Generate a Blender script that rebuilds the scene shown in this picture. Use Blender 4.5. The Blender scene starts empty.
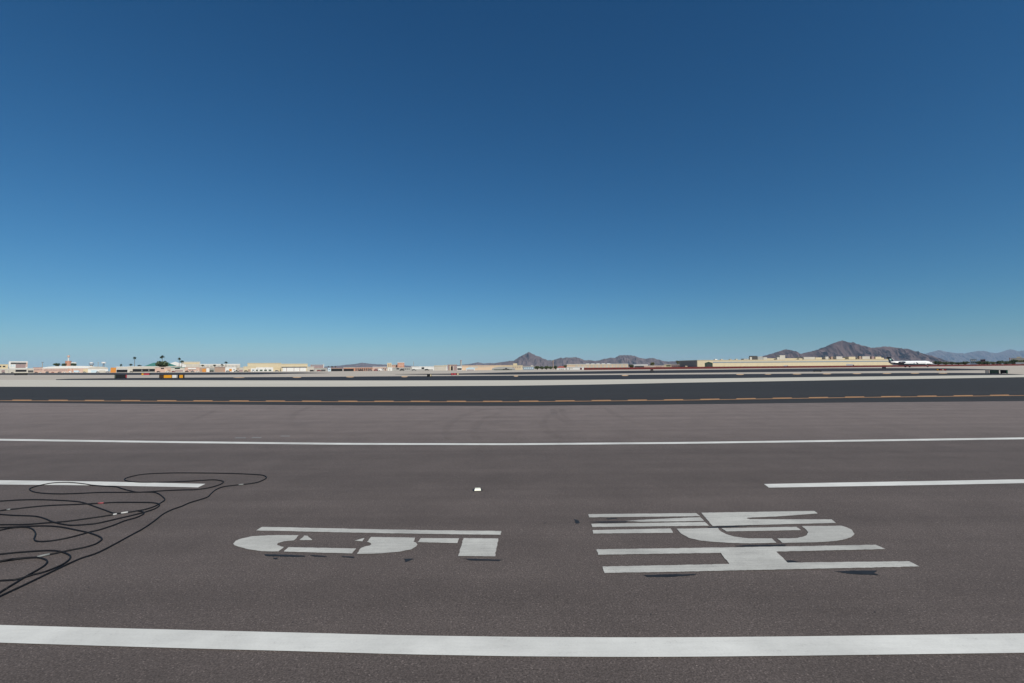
import bpy, bmesh, math, random
from mathutils import Vector, noise, Matrix
from mathutils.geometry import tessellate_polygon

random.seed(7)
SC = bpy.context.scene
COL = SC.collection
R = math.radians

# ------------------------------------------------------------------ camera
H = 1.8                    # eye height of the photographer
FPX = 483.0                # focal length in pixels of the 1024 wide frame
PITCH = math.atan(26.4 / FPX)
ROLL = math.atan(0.008)
F0 = Vector((0, math.cos(PITCH), math.sin(PITCH)))
R0 = Vector((1, 0, 0))
U0 = Vector((0, -math.sin(PITCH), math.cos(PITCH)))
UP = U0 * math.cos(ROLL) + R0 * math.sin(ROLL)
RT = R0 * math.cos(ROLL) - U0 * math.sin(ROLL)
cam = bpy.data.cameras.new('camera')
cam.sensor_width = 36.0
cam.lens = FPX / 1024 * 36.0
cam.clip_start = 0.05
cam.clip_end = 120000
camo = bpy.data.objects.new('camera', cam)
COL.objects.link(camo)
m = Matrix((RT, UP, -F0)).transposed().to_4x4()
m.translation = (0, 0, H)
camo.matrix_world = m
SC.camera = camo


def ray(px, py):
    return RT * ((px - 512) / FPX) + UP * ((341.5 - py) / FPX) + F0


def ground(px, py, z=0.0):
    d = ray(px, py)
    t = (z - H) / d.z
    return Vector((d.x * t, d.y * t, z))


def at_depth(px, py, Z):
    d = ray(px, py)
    t = Z / d.y
    return Vector((d.x * t, Z, H + d.z * t))


def at_range(px, py, rng):
    """point on the ray whose horizontal distance from the camera is rng"""
    d = ray(px, py)
    t = rng / math.hypot(d.x, d.y)
    return Vector((d.x * t, d.y * t, H + d.z * t))


# --------------------------------------------------------------- materials
MATS = {}


def lin(c):
    return tuple(((v / 255) / 12.92 if v <= 10 else ((v / 255 + 0.055) / 1.055) ** 2.4) for v in c)


def mat(key, col=None, var=0.12, scale=0.6, rough=0.8, metal=0.0, stretch=(1, 1, 1), bump=0.0):
    """procedural surface: base colour broken up by two sizes of noise"""
    if key in MATS:
        return MATS[key]
    M = bpy.data.materials.new(key)
    M.use_nodes = True
    nt = M.node_tree
    b = nt.nodes['Principled BSDF']
    tc = nt.nodes.new('ShaderNodeTexCoord')
    mp = nt.nodes.new('ShaderNodeMapping')
    mp.inputs['Scale'].default_value = stretch
    nz = nt.nodes.new('ShaderNodeTexNoise')
    nz.inputs['Scale'].default_value = scale
    nz.inputs['Detail'].default_value = 6
    nz.inputs['Roughness'].default_value = 0.65
    rp = nt.nodes.new('ShaderNodeValToRGB')
    e = rp.color_ramp.elements
    e[0].position, e[1].position = 0.28, 0.72
    e[0].color = tuple(max(0, v * (1 - var)) for v in col) + (1,)
    e[1].color = tuple(min(0.9, v * (1 + var)) for v in col) + (1,)
    nt.links.new(tc.outputs['Object'], mp.inputs['Vector'])
    nt.links.new(mp.outputs[0], nz.inputs['Vector'])
    nt.links.new(nz.outputs['Fac'], rp.inputs['Fac'])
    nt.links.new(rp.outputs['Color'], b.inputs['Base Color'])
    b.inputs['Roughness'].default_value = rough
    b.inputs['Specular IOR Level'].default_value = 0.5 if rough < 0.4 else 0.2
    b.inputs['Metallic'].default_value = metal
    if bump:
        bp = nt.nodes.new('ShaderNodeBump')
        bp.inputs['Strength'].default_value = bump
        bp.inputs['Distance'].default_value = 0.02
        nt.links.new(nz.outputs['Fac'], bp.inputs['Height'])
        nt.links.new(bp.outputs[0], b.inputs['Normal'])
    MATS[key] = M
    return M


def N(nt, t, **kw):
    n = nt.nodes.new(t)
    for k, v in kw.items():
        n.inputs[k].default_value = v
    return n


def math_node(nt, op, a, b=None):
    n = nt.nodes.new('ShaderNodeMath')
    n.operation = op
    for i, v in enumerate((a, b)):
        if v is None:
            continue
        if isinstance(v, (int, float)):
            n.inputs[i].default_value = v
        else:
            nt.links.new(v, n.inputs[i])
    return n.outputs[0]


def ramp(nt, src, stops):
    n = nt.nodes.new('ShaderNodeValToRGB')
    el = n.color_ramp.elements
    while len(el) < len(stops):
        el.new(0.5)
    for e, (p, c) in zip(el, stops):
        e.position = p
        e.color = (c, c, c, 1) if isinstance(c, (int, float)) else tuple(c) + (1,)
    nt.links.new(src, n.inputs['Fac'])
    return n.outputs['Color']


def asphalt(key, col, zones=None, streak=0.12, grain=0.3):
    """pavement: aggregate grain, pale stones, worn streaks along the traffic"""
    M = bpy.data.materials.new(key)
    M.use_nodes = True
    nt = M.node_tree
    L = nt.links.new
    b = nt.nodes['Principled BSDF']
    tc = nt.nodes.new('ShaderNodeTexCoord')
    o = tc.outputs['Object']
    fine = N(nt, 'ShaderNodeTexNoise', Scale=75.0, Detail=5.0, Roughness=0.75)
    L(o, fine.inputs['Vector'])
    coarse = N(nt, 'ShaderNodeTexNoise', Scale=1.1, Detail=6.0, Roughness=0.6)
    L(o, coarse.inputs['Vector'])
    mp = N(nt, 'ShaderNodeMapping', Scale=(0.012, 0.9, 1))
    L(o, mp.inputs['Vector'])
    st = N(nt, 'ShaderNodeTexNoise', Scale=1.6, Detail=7.0, Roughness=0.62)
    L(mp.outputs[0], st.inputs['Vector'])
    vo = N(nt, 'ShaderNodeTexVoronoi', Scale=130.0)
    L(o, vo.inputs['Vector'])
    sep = nt.nodes.new('ShaderNodeSeparateColor')
    L(vo.outputs['Color'], sep.inputs[0])
    cell = sep.outputs[0]
    f1 = ramp(nt, fine.outputs['Fac'], [(0.3, 1 - grain), (0.7, 1 + grain)])
    f2 = ramp(nt, coarse.outputs['Fac'], [(0.25, 0.87), (0.75, 1.13)])
    f3 = ramp(nt, st.outputs['Fac'], [(0.3, 1 - streak), (0.7, 1 + streak)])
    f4 = ramp(nt, cell, [(0.0, 0.8), (0.5, 1.0), (0.93, 1.08), (0.975, 1.5), (1.0, 1.9)])
    v = math_node(nt, 'MULTIPLY', f1, f2)
    v = math_node(nt, 'MULTIPLY', v, f3)
    v = math_node(nt, 'MULTIPLY', v, f4)
    if zones:      # tone changes across the runway, paler towards the far side (metres across it)
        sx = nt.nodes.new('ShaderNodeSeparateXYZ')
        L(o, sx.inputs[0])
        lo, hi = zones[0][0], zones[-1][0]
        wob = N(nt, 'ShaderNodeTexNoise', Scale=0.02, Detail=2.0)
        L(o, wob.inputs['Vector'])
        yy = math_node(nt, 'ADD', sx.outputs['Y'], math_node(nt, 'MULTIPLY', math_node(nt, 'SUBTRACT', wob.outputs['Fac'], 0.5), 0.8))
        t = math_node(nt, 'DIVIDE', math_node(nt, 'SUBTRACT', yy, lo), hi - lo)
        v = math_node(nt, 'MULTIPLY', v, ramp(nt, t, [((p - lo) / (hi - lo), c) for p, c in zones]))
    mx = nt.nodes.new('ShaderNodeVectorMath')
    mx.operation = 'SCALE'
    mx.inputs[0].default_value = col
    L(v, mx.inputs['Scale'])
    L(mx.outputs[0], b.inputs['Base Color'])
    b.inputs['Roughness'].default_value = 0.85
    b.inputs['Specular IOR Level'].default_value = 0.3
    bp = N(nt, 'ShaderNodeBump', Strength=0.5, Distance=0.004)
    L(fine.outputs['Fac'], bp.inputs['Height'])
    L(bp.outputs[0], b.inputs['Normal'])
    MATS[key] = M
    return M


def paint(key, col, under, wear=0.35, scale=6.0):
    """road paint: slightly dirty, worn through to the pavement in flecks"""
    M = bpy.data.materials.new(key)
    M.use_nodes = True
    nt = M.node_tree
    L = nt.links.new
    b = nt.nodes['Principled BSDF']
    tc = nt.nodes.new('ShaderNodeTexCoord')
    o = tc.outputs['Object']
    a = N(nt, 'ShaderNodeTexNoise', Scale=scale, Detail=8.0, Roughness=0.7)
    L(o, a.inputs['Vector'])
    f = N(nt, 'ShaderNodeTexNoise', Scale=70.0, Detail=4.0, Roughness=0.7)
    L(o, f.inputs['Vector'])
    d = N(nt, 'ShaderNodeTexNoise', Scale=1.3, Detail=4.0)
    L(o, d.inputs['Vector'])
    mp = N(nt, 'ShaderNodeMapping', Scale=(1.2, 14.0, 1))
    L(o, mp.inputs['Vector'])
    g_ = N(nt, 'ShaderNodeTexNoise', Scale=2.0, Detail=6.0, Roughness=0.7)
    L(mp.outputs[0], g_.inputs['Vector'])
    s = math_node(nt, 'ADD', math_node(nt, 'MULTIPLY', a.outputs['Fac'], 0.3), math_node(nt, 'MULTIPLY', f.outputs['Fac'], 0.35))
    s = math_node(nt, 'ADD', s, math_node(nt, 'MULTIPLY', g_.outputs['Fac'], 0.35))
    k = ramp(nt, s, [(0.34, min(.9, wear + 0.35)), (0.43, wear * 0.7), (0.56, 0.03)])
    dirt = ramp(nt, d.outputs['Fac'], [(0.32, 0.78), (0.65, 1.0)])
    sc = nt.nodes.new('ShaderNodeVectorMath')
    sc.operation = 'SCALE'
    sc.inputs[0].default_value = col
    L(dirt, sc.inputs['Scale'])
    mx = nt.nodes.new('ShaderNodeMix')
    mx.data_type = 'RGBA'
    L(k, mx.inputs['Factor'])
    L(sc.outputs[0], mx.inputs['A'])
    mx.inputs['B'].default_value = tuple(under) + (1,)
    L(mx.outputs['Result'], b.inputs['Base Color'])
    b.inputs['Roughness'].default_value = 0.7
    b.inputs['Specular IOR Level'].default_value = 0.3
    MATS[key] = M
    return M


def foliage(key, c0, c1):
    M = bpy.data.materials.new(key)
    M.use_nodes = True
    nt = M.node_tree
    b = nt.nodes['Principled BSDF']
    tc = nt.nodes.new('ShaderNodeTexCoord')
    nz = N(nt, 'ShaderNodeTexNoise', Scale=0.9, Detail=5.0)
    nt.links.new(tc.outputs['Object'], nz.inputs['Vector'])
    c = ramp(nt, nz.outputs['Fac'], [(0.3, c0), (0.7, c1)])
    nt.links.new(c, b.inputs['Base Color'])
    b.inputs['Roughness'].default_value = 0.7
    MATS[key] = M
    return M


WHITE = mat('white_painted_metal', (0.64, 0.64, 0.63), 0.08, 0.3, 0.5)
CREAM = mat('cream_stucco', (0.55, 0.475, 0.335), 0.06, 0.25, 0.9)
BEIGE = mat('beige_panel', (0.56, 0.47, 0.31), 0.07, 0.2, 0.85)
PALE = mat('pale_concrete_wall', (0.48, 0.45, 0.40), 0.12, 0.2, 0.9)
PEACH = mat('peach_stucco', (0.60, 0.46, 0.34), 0.07, 0.2, 0.9)
TERRA = mat('terracotta_stucco', (0.46, 0.24, 0.17), 0.12, 0.3, 0.9)
PINK = mat('pink_block_wall', (0.52, 0.37, 0.31), 0.15, 0.35, 0.9)
MAUVE = mat('mauve_block_wall', (0.30, 0.22, 0.22), 0.1, 0.3, 0.9)
BROWN = mat('brown_block_wall', (0.34, 0.25, 0.20), 0.1, 0.4, 0.9)
GREY = mat('grey_sheet_metal', (0.33, 0.33, 0.32), 0.1, 0.3, 0.6)
DGREY = mat('dark_grey_panel', (0.07, 0.068, 0.07), 0.12, 0.3, 0.7)
BLUEGREY = mat('blue_grey_panel', (0.22, 0.27, 0.33), 0.06, 0.3, 0.6)
LBLUE = mat('pale_blue_panel', (0.48, 0.60, 0.68), 0.06, 0.3, 0.5)
GLASS = mat('dark_window_glass', (0.025, 0.03, 0.035), 0.1, 0.5, 0.15)
BLACK = mat('black_painted_metal', (0.012, 0.013, 0.015), 0.15, 2.0, 0.5)
TEAL = mat('teal_sheet_roof', (0.06, 0.19, 0.17), 0.1, 0.4, 0.6)
ORANGE = mat('orange_panel', (0.55, 0.23, 0.05), 0.1, 0.5, 0.6)
YELLOW = mat('yellow_sign_face', (0.62, 0.28, 0.02), 0.05, 1.0, 0.5)
RED = mat('red_sign_face', (0.36, 0.03, 0.05), 0.06, 1.0, 0.5)
DKRED = mat('dark_red_boards', (0.105, 0.022, 0.022), 0.2, 0.5, 0.8)
REDROOF = mat('dull_red_roof', (0.33, 0.10, 0.08), 0.1, 0.5, 0.8)
GREENP = mat('dull_green_panel', (0.05, 0.08, 0.06), 0.12, 1.0, 0.7)
NAVY = mat('navy_paint', (0.012, 0.017, 0.04), 0.05, 0.4, 0.3)
JETWHITE = mat('aircraft_white', (0.80, 0.81, 0.83), 0.03, 0.5, 0.3)
ALU = mat('bare_aluminium', (0.45, 0.46, 0.48), 0.06, 0.5, 0.35, 0.6)
RUBBER = mat('black_cable_rubber', (0.012, 0.012, 0.014), 0.25, 20, 0.6)
TYRE = mat('tyre_rubber', (0.02, 0.02, 0.02), 0.1, 3, 0.8)
TAPEW = mat('white_tape', (0.5, 0.5, 0.5), 0.08, 60, 0.5)
TAPER = mat('red_tape', (0.28, 0.07, 0.08), 0.08, 60, 0.5)
TAPEG = mat('grey_tape', (0.2, 0.21, 0.21), 0.08, 60, 0.5)
REFL = mat('pale_reflector_plastic', (0.85, 0.85, 0.72), 0.05, 40, 0.35)
BARK = mat('grey_brown_bark', (0.16, 0.115, 0.08), 0.2, 3, 0.9)
LEAFD = foliage('dark_leaves', (0.03, 0.05, 0.022), (0.08, 0.11, 0.045))
LEAFM = foliage('mid_leaves', (0.03, 0.05, 0.02), (0.085, 0.115, 0.045))
LEAFO = foliage('olive_leaves', (0.06, 0.07, 0.025), (0.15, 0.15, 0.06))
PALMG = foliage('palm_fronds', (0.02, 0.04, 0.02), (0.06, 0.08, 0.035))
CONC = mat('concrete_pavement', (0.54, 0.515, 0.455), 0.06, 0.05, 0.9, stretch=(0.3, 2, 1))
DIRT = mat('pale_desert_ground', (0.46, 0.415, 0.365), 0.10, 0.02, 0.95, stretch=(0.4, 1.5, 1))
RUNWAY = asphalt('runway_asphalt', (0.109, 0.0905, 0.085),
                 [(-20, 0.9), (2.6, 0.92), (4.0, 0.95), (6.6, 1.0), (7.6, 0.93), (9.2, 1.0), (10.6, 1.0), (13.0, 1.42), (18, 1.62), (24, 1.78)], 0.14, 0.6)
TAXIWAY = asphalt('dark_taxiway_asphalt', (0.033, 0.0325, 0.033), None, 0.25, 0.25)
FARTAR = asphalt('far_runway_asphalt', (0.029, 0.029, 0.034), None, 0.2, 0.2)
WPAINT = paint('white_runway_paint', (0.74, 0.745, 0.72), (0.2, 0.19, 0.19), 0.22)
LPAINT = paint('dull_white_lettering_paint', (0.58, 0.58, 0.55), (0.16, 0.15, 0.15), 0.5, 3.0)
YPAINT = paint('faded_orange_paint', (0.50, 0.27, 0.12), (0.08, 0.07, 0.065), 0.3)
TPAINT = paint('tan_taxi_paint', (0.66, 0.45, 0.27), (0.2, 0.17, 0.15), 0.2)
TAR = mat('black_tar_patch', (0.022, 0.025, 0.03), 0.3, 6, 0.6)


# ------------------------------------------------------------- mesh helpers
def link(name, bm, material, parent=None, smooth=False):
    me = bpy.data.meshes.new(name)
    bmesh.ops.recalc_face_normals(bm, faces=bm.faces)
    bm.to_mesh(me)
    bm.free()
    if smooth:
        for p in me.polygons:
            p.use_smooth = True
    if isinstance(material, (list, tuple)):
        for q in material:
            me.materials.append(q)
    else:
        me.materials.append(material)
    o = bpy.data.objects.new(name, me)
    COL.objects.link(o)
    if parent:
        o.parent = parent
    return o


def tag(o, label, cat, group=None):
    o['label'] = label
    o['category'] = cat
    if group:
        o['group'] = group
    return o


def struct(o):
    o['kind'] = 'structure'
    return o


def empty(name, label, cat, loc, rz=0.0, group=None):
    o = bpy.data.objects.new(name, None)
    o.empty_display_size = 0.5
    COL.objects.link(o)
    o.location = loc
    o.rotation_euler = (0, 0, rz)
    return tag(o, label, cat, group)


def box(bm, x0, x1, y0, y1, z0, z1):
    v = [bm.verts.new((x, y, z)) for z in (z0, z1) for y in (y0, y1) for x in (x0, x1)]
    for f in ((0, 1, 3, 2), (4, 5, 7, 6), (0, 1, 5, 4), (2, 3, 7, 6), (0, 2, 6, 4), (1, 3, 7, 5)):
        bm.faces.new([v[i] for i in f])
    return v


def boxo(name, dims, material, parent, bevel=0.0):
    bm = bmesh.new()
    box(bm, *dims)
    if bevel:
        bmesh.ops.bevel(bm, geom=list(bm.edges), offset=bevel, segments=2, affect='EDGES')
    return link(name, bm, material, parent)


def tube(bm, pts, rad, n=8, caps=True):
    rings = []
    for i, p in enumerate(pts):
        a = pts[max(0, i - 1)]
        b = pts[min(len(pts) - 1, i + 1)]
        t = (b - a).normalized()
        s = t.cross(Vector((0, 0, 1)))
        if s.length < 1e-4:
            s = Vector((1, 0, 0))
        s.normalize()
        u = s.cross(t)
        r = rad[i] if isinstance(rad, (list, tuple)) else rad
        rings.append([bm.verts.new(p + (s * math.cos(k * 2 * math.pi / n) + u * math.sin(k * 2 * math.pi / n)) * r) for k in range(n)])
    for a, b in zip(rings, rings[1:]):
        for k in range(n):
            bm.faces.new((a[k], a[(k + 1) % n], b[(k + 1) % n], b[k]))
    if caps:
        bm.faces.new(rings[0])
        bm.faces.new(rings[-1])


def spline(pts, step):
    out = []
    P = [pts[0] * 2 - pts[1]] + list(pts) + [pts[-1] * 2 - pts[-2]]
    for i in range(1, len(P) - 2):
        n = max(1, int((P[i + 1] - P[i]).length / step))
        for k in range(n):
            t = k / n
            a, b, c, d = P[i - 1:i + 3]
            out.append(0.5 * ((2 * b) + (c - a) * t + (2 * a - 5 * b + 4 * c - d) * t * t + (3 * b - a - 3 * c + d) * t ** 3))
    out.append(pts[-1])
    return out


# --------------------------------------------------------- the flat ground
def interp(poly, x):
    if x <= poly[0][0]:
        (xa, ya), (xb, yb) = poly[0], poly[1]
    elif x >= poly[-1][0]:
        (xa, ya), (xb, yb) = poly[-2], poly[-1]
    else:
        for (xa, ya), (xb, yb) in zip(poly, poly[1:]):
            if xa <= x <= xb:
                break
    return ya + (yb - ya) * (x - xa) / (xb - xa)


def smooth_interp(poly, x):
    w = 40
    return sum(interp(poly, x + k * w / 4) for k in (-2, -1, 0, 1, 2)) / 5 if poly[0][0] + w < x < poly[-1][0] - w else interp(poly, x)


def edge_pts(poly, xs, z, sm=True):
    return [ground(x, (smooth_interp if sm else interp)(poly, x), z) for x in xs]


def extend(pts, L):
    a = pts[0] + (pts[0] - pts[1]).normalized() * L
    b = pts[-1] + (pts[-1] - pts[-2]).normalized() * L
    return [a] + pts + [b]


def band(name, up, lo, material, z, ext=0.0, parent=None, n=80, sm=True):
    """strip of pavement or paint lying on the ground between two edges"""
    x0, x1 = max(up[0][0], lo[0][0]), min(up[-1][0], lo[-1][0])
    xs = [x0 + (x1 - x0) * i / n for i in range(n + 1)]
    A, B = edge_pts(up, xs, z, sm), edge_pts(lo, xs, z, sm)
    if ext:
        A, B = extend(A, ext), extend(B, ext)
    bm = bmesh.new()
    va = [bm.verts.new(p) for p in A]
    vb = [bm.verts.new(p) for p in B]
    for i in range(len(A) - 1):
        bm.faces.new((vb[i], vb[i + 1], va[i + 1], va[i]))
    return link(name, bm, material, parent)


def ragged(P, step, amp):
    out = []
    for i, a in enumerate(P):
        b = P[(i + 1) % len(P)]
        n = max(1, min(400, int((b - a).length / step)))
        d = (b - a).normalized()
        s = Vector((-d.y, d.x, 0))
        for k in range(n):
            q = a + (b - a) * (k / n)
            if k:
                q = q + s * amp * (noise.noise(Vector((q.x * 14, q.y * 14, 3.1))) + .7 * noise.noise(Vector((q.x * 45, q.y * 45, 7.7))))
            out.append(q)
    return out


def patch(name, pix, material, z, parent=None, label=None, rag=0.0):
    P = [ground(x, y, z) for x, y in pix]
    if rag:
        P = ragged(P, 0.02, rag)
    bm = bmesh.new()
    v = [bm.verts.new(p) for p in P]
    for t in tessellate_polygon([P]):
        bm.faces.new([v[i] for i in t])
    bmesh.ops.recalc_face_normals(bm, faces=bm.faces)
    o = link(name, bm, material, parent)
    if label:
        o['label'] = label
    return o


# base ground, one sheet to the horizon
ticks = [0, 6, 12, 25, 50, 80, 120, 170, 240, 330, 450, 620, 900, 1400, 2200, 3600, 6000, 10000, 18000, 30000, 40000]
ax = [-t for t in reversed(ticks[1:])] + ticks
bm = bmesh.new()
gv = [[bm.verts.new((x, y, 0)) for x in ax] for y in ax]
for j in range(len(ax) - 1):
    for i in range(len(ax) - 1):
        bm.faces.new((gv[j][i], gv[j][i + 1], gv[j + 1][i + 1], gv[j + 1][i]))
struct(link('ground', bm, DIRT))

E_RUN = [(0, 402.6), (170, 404.0), (340, 405.3), (512, 405.8), (680, 404.3), (850, 402.4), (1024, 401.0)]
E_TAX = [(0, 386.7), (170, 386.8), (340, 386.6), (512, 385.7), (600, 384.4), (680, 382.7), (768, 381.3), (850, 379.9), (948, 378.4), (1024, 377.1)]
E_CON = [(0, 379.9), (128, 380.0), (256, 380.3), (384, 380.4), (512, 380.2), (600, 379.5), (704, 378.4), (768, 377.6), (832, 376.8), (896, 376.1), (960, 375.3), (1024, 374.7)]
E_S3 = [(56, 379.3), (64, 378.8), (128, 378.0), (192, 377.5), (256, 377.1), (320, 376.8), (384, 376.3), (448, 376.0), (512, 375.6), (576, 375.2), (640, 374.7), (704, 374.3), (768, 373.8), (832, 373.4), (896, 373.0), (948, 372.8), (985, 373.0), (1005, 373.6), (1024, 374.5)]

# runway: from behind the photographer to the dark taxiway
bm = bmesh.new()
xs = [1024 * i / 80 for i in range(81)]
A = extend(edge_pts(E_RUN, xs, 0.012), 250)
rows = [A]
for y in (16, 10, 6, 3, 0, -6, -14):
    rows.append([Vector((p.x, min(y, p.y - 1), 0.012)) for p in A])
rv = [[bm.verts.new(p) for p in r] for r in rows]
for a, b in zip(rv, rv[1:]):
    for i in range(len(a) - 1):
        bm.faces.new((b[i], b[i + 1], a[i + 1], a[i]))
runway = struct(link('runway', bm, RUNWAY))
taxi = struct(band('taxiway', E_TAX, E_RUN, TAXIWAY, 0.018, 250))
conc = struct(band('concrete_shoulder', E_CON, E_TAX, CONC, 0.014, 120))
far_taxi = struct(band('far_taxiway', E_S3, [(x, y + (0.05 if x > 60 else 0)) for x, y in E_CON], FARTAR, 0.02, 0))
R2U = [(-150, 373.7), (0, 373.2), (128, 372.9), (256, 372.4), (300, 372.4), (330, 373.0)]
R2L = [(-150, 375.4), (0, 374.8), (64, 374.8), (128, 374.9), (192, 374.8), (256, 374.4), (290, 373.7), (330, 373.1)]
far_run = struct(band('far_runway', R2U, R2L, FARTAR, 0.03, 0, sm=False))
R3U = [(395, 374.4), (420, 373.9), (448, 373.6), (480, 373.0), (512, 372.2), (576, 371.5), (640, 370.6), (704, 369.8), (768, 369.0), (832, 368.3), (896, 368.0), (948, 368.3), (975, 368.9), (1000, 369.7), (1010, 370.0)]
R3L = [(395, 374.5), (448, 374.7), (512, 374.5), (576, 373.9), (640, 373.2), (704, 372.6), (768, 372.0), (832, 371.4), (896, 370.8), (948, 370.5), (975, 370.2), (1010, 370.1)]
struct(band('far_runway', R3U, R3L, FARTAR, 0.03, 0, sm=False))

# ------------------------------------------------------ painted markings
ZP = 0.017
L1T = [(0, 624.9), (100, 627.7), (200, 630.2), (300, 632.6), (400, 635.2), (512, 636.8), (620, 637.4), (700, 637.2), (800, 636.3), (900, 635.0), (1024, 633.3)]
L1B = [(0, 642.6), (100, 645.7), (200, 648.6), (300, 651.2), (400, 654.1), (512, 656.2), (620, 656.9), (700, 656.6), (800, 655.6), (900, 654.3), (1024, 652.7)]
band('edge_line', L1T, L1B, WPAINT, ZP, 120, runway)['label'] = 'wide white line along the near edge'
L2T = [(0, 438.8), (170, 441.1), (340, 442.9), (512, 443.3), (680, 442.0), (850, 439.8), (1024, 437.4)]
L2B = [(0, 440.6), (170, 442.9), (340, 444.7), (512, 445.1), (680, 443.8), (850, 441.6), (1024, 439.2)]
band('edge_line', L2T, L2B, WPAINT, ZP, 200, runway)['label'] = 'thin white line along the far edge'
L3T = [(0, 480.2), (100, 481.4), (190, 483.4), (201, 483.6)]
L3B = [(0, 484.4), (100, 485.2), (190, 487.2), (201, 487.4)]
patch('lane_stripe', [(-300, 478.2), (0, 480.2), (100, 481.5), (205.5, 483.8), (198, 487.4), (100, 485.4), (0, 484.5), (-300, 482.4)], WPAINT, ZP, runway, 'white stripe crossed by the black cables')
patch('lane_stripe', [(764, 484.0), (850, 482.3), (940, 480.8), (1024, 479.2), (1400, 473), (1400, 477), (1024, 483.1), (940, 484.8), (850, 486.3), (769, 487.6)], WPAINT, ZP, runway, 'white stripe above the right lettering')
for q in ([(236, 437.2), (246, 437.2), (246, 438.4), (234, 438.4)], [(253, 437.0), (262, 437), (261, 438.2), (251, 438.2)], [(281, 435.5), (290, 435.5), (290, 436.5), (280, 436.5)]):
    patch('faded_dash', q, paint('worn_out_paint', (0.25, 0.24, 0.235), (0.13, 0.12, 0.12), 0.5) if 'worn_out_paint' not in MATS else MATS['worn_out_paint'], ZP, runway)

# lettering, left block
LEFT = [
    ('letter_stroke', [(262, 526.8), (365, 529), (430, 530.2), (501.3, 531), (500.6, 534.8), (430, 533.9), (365, 532.8), (256, 530.4)]),
    ('letter_stroke', [(233.2, 543.4), (235.5, 541), (241.4, 538.5), (252.3, 536.2), (268.8, 535.2), (298.8, 535.1), (294, 540.3), (283.8, 541.3), (278.5, 542.8), (277, 544), (278, 545.3), (281, 546.4), (283.8, 546.9), (278.3, 551.4), (261.9, 551.2), (248.2, 549.2), (238.7, 546.7), (234.6, 545.2)]),
    ('letter_stroke', [(299.5, 540), (304.3, 535.5), (307.7, 535.8), (312.1, 540)]),
    ('letter_stroke', [(288.6, 547.1), (356, 548.4), (351.9, 553.4), (283.8, 551.5)]),
    ('letter_stroke', [(354.6, 540.6), (364.2, 538), (362.4, 541.4)]),
    ('letter_stroke', [(357, 553.8), (361, 547.9), (365, 546.4), (369.5, 545.6), (371.4, 544.4), (370.6, 543), (367, 541.7), (371.2, 536.9), (415.3, 537.6), (413.5, 541.7), (416.4, 542.8), (417.4, 544.3), (416.3, 546.2), (411.5, 549.2), (399.2, 551.6), (381.4, 553.3)]),
    ('letter_stroke', [(420.8, 538), (459, 538.2), (457.3, 543), (417.6, 542.2)]),
    ('letter_stroke', [(463.7, 538), (498.4, 538.4), (494.9, 556.4), (458, 556)]),
]
RIGHT = [
    ('letter_stroke', [(588.3, 514.1), (696, 513.1), (700.4, 516.2), (588.9, 517.3)]),
    ('letter_stroke', [(625, 520.9), (645, 519.6), (670, 518.4), (700.4, 517), (704.0, 520.9), (680, 521.3), (640, 521.7)]),
    ('letter_stroke', [(591.4, 523.8), (704.8, 521.9), (709.2, 525.7), (592.3, 527)]),
    ('letter_stroke', [(701.3, 512.7), (750, 511.9), (814.2, 510.8), (817.7, 513.4), (780, 516.2), (748, 517.7), (746.5, 518.4), (750, 519.2), (831.7, 519.4), (836, 522.9), (712.7, 526)]),
    ('letter_stroke', [(592.7, 530.1), (670.5, 528.4), (673.2, 532.8), (593.2, 533.5)]),
    ('letter_stroke', [(676.7, 528.7), (718, 527.9), (720.5, 531), (725.9, 534), (734.7, 536.6), (748.7, 538.4), (772, 538.4), (776.4, 542.8), (750, 543.4), (733, 543), (720.6, 542.3), (701.3, 540.7), (689, 537.9), (681, 533.5)]),
    ('letter_stroke', [(721.5, 528.2), (796.6, 526.8), (801, 530.1), (726.8, 531.4)]),
    ('letter_stroke', [(801.9, 526.1), (841.4, 525.7), (847, 527.4), (851.6, 529.6), (854.6, 534), (851, 537.2), (845, 539.2), (836, 540.9), (825, 541.8), (811.5, 542.3), (782.5, 542.8), (777.2, 538.4), (789, 538.4), (797.5, 537.9), (803, 536.7), (806.6, 534.9), (808.2, 532.2), (805.4, 528.9)]),
    ('letter_stroke', [(596.7, 549.3), (740, 547.2), (875.7, 544.7), (885.4, 549), (776.4, 551.6), (787.8, 562.6), (909, 561.2), (919.5, 566.4), (750, 570.1), (604.6, 573), (602.5, 566.5), (729.4, 563.9), (720.6, 552.8), (598.1, 554.7)]),
]
for nm, q in LEFT + RIGHT:
    patch(nm, q, LPAINT, ZP, runway, None, .006)
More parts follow.
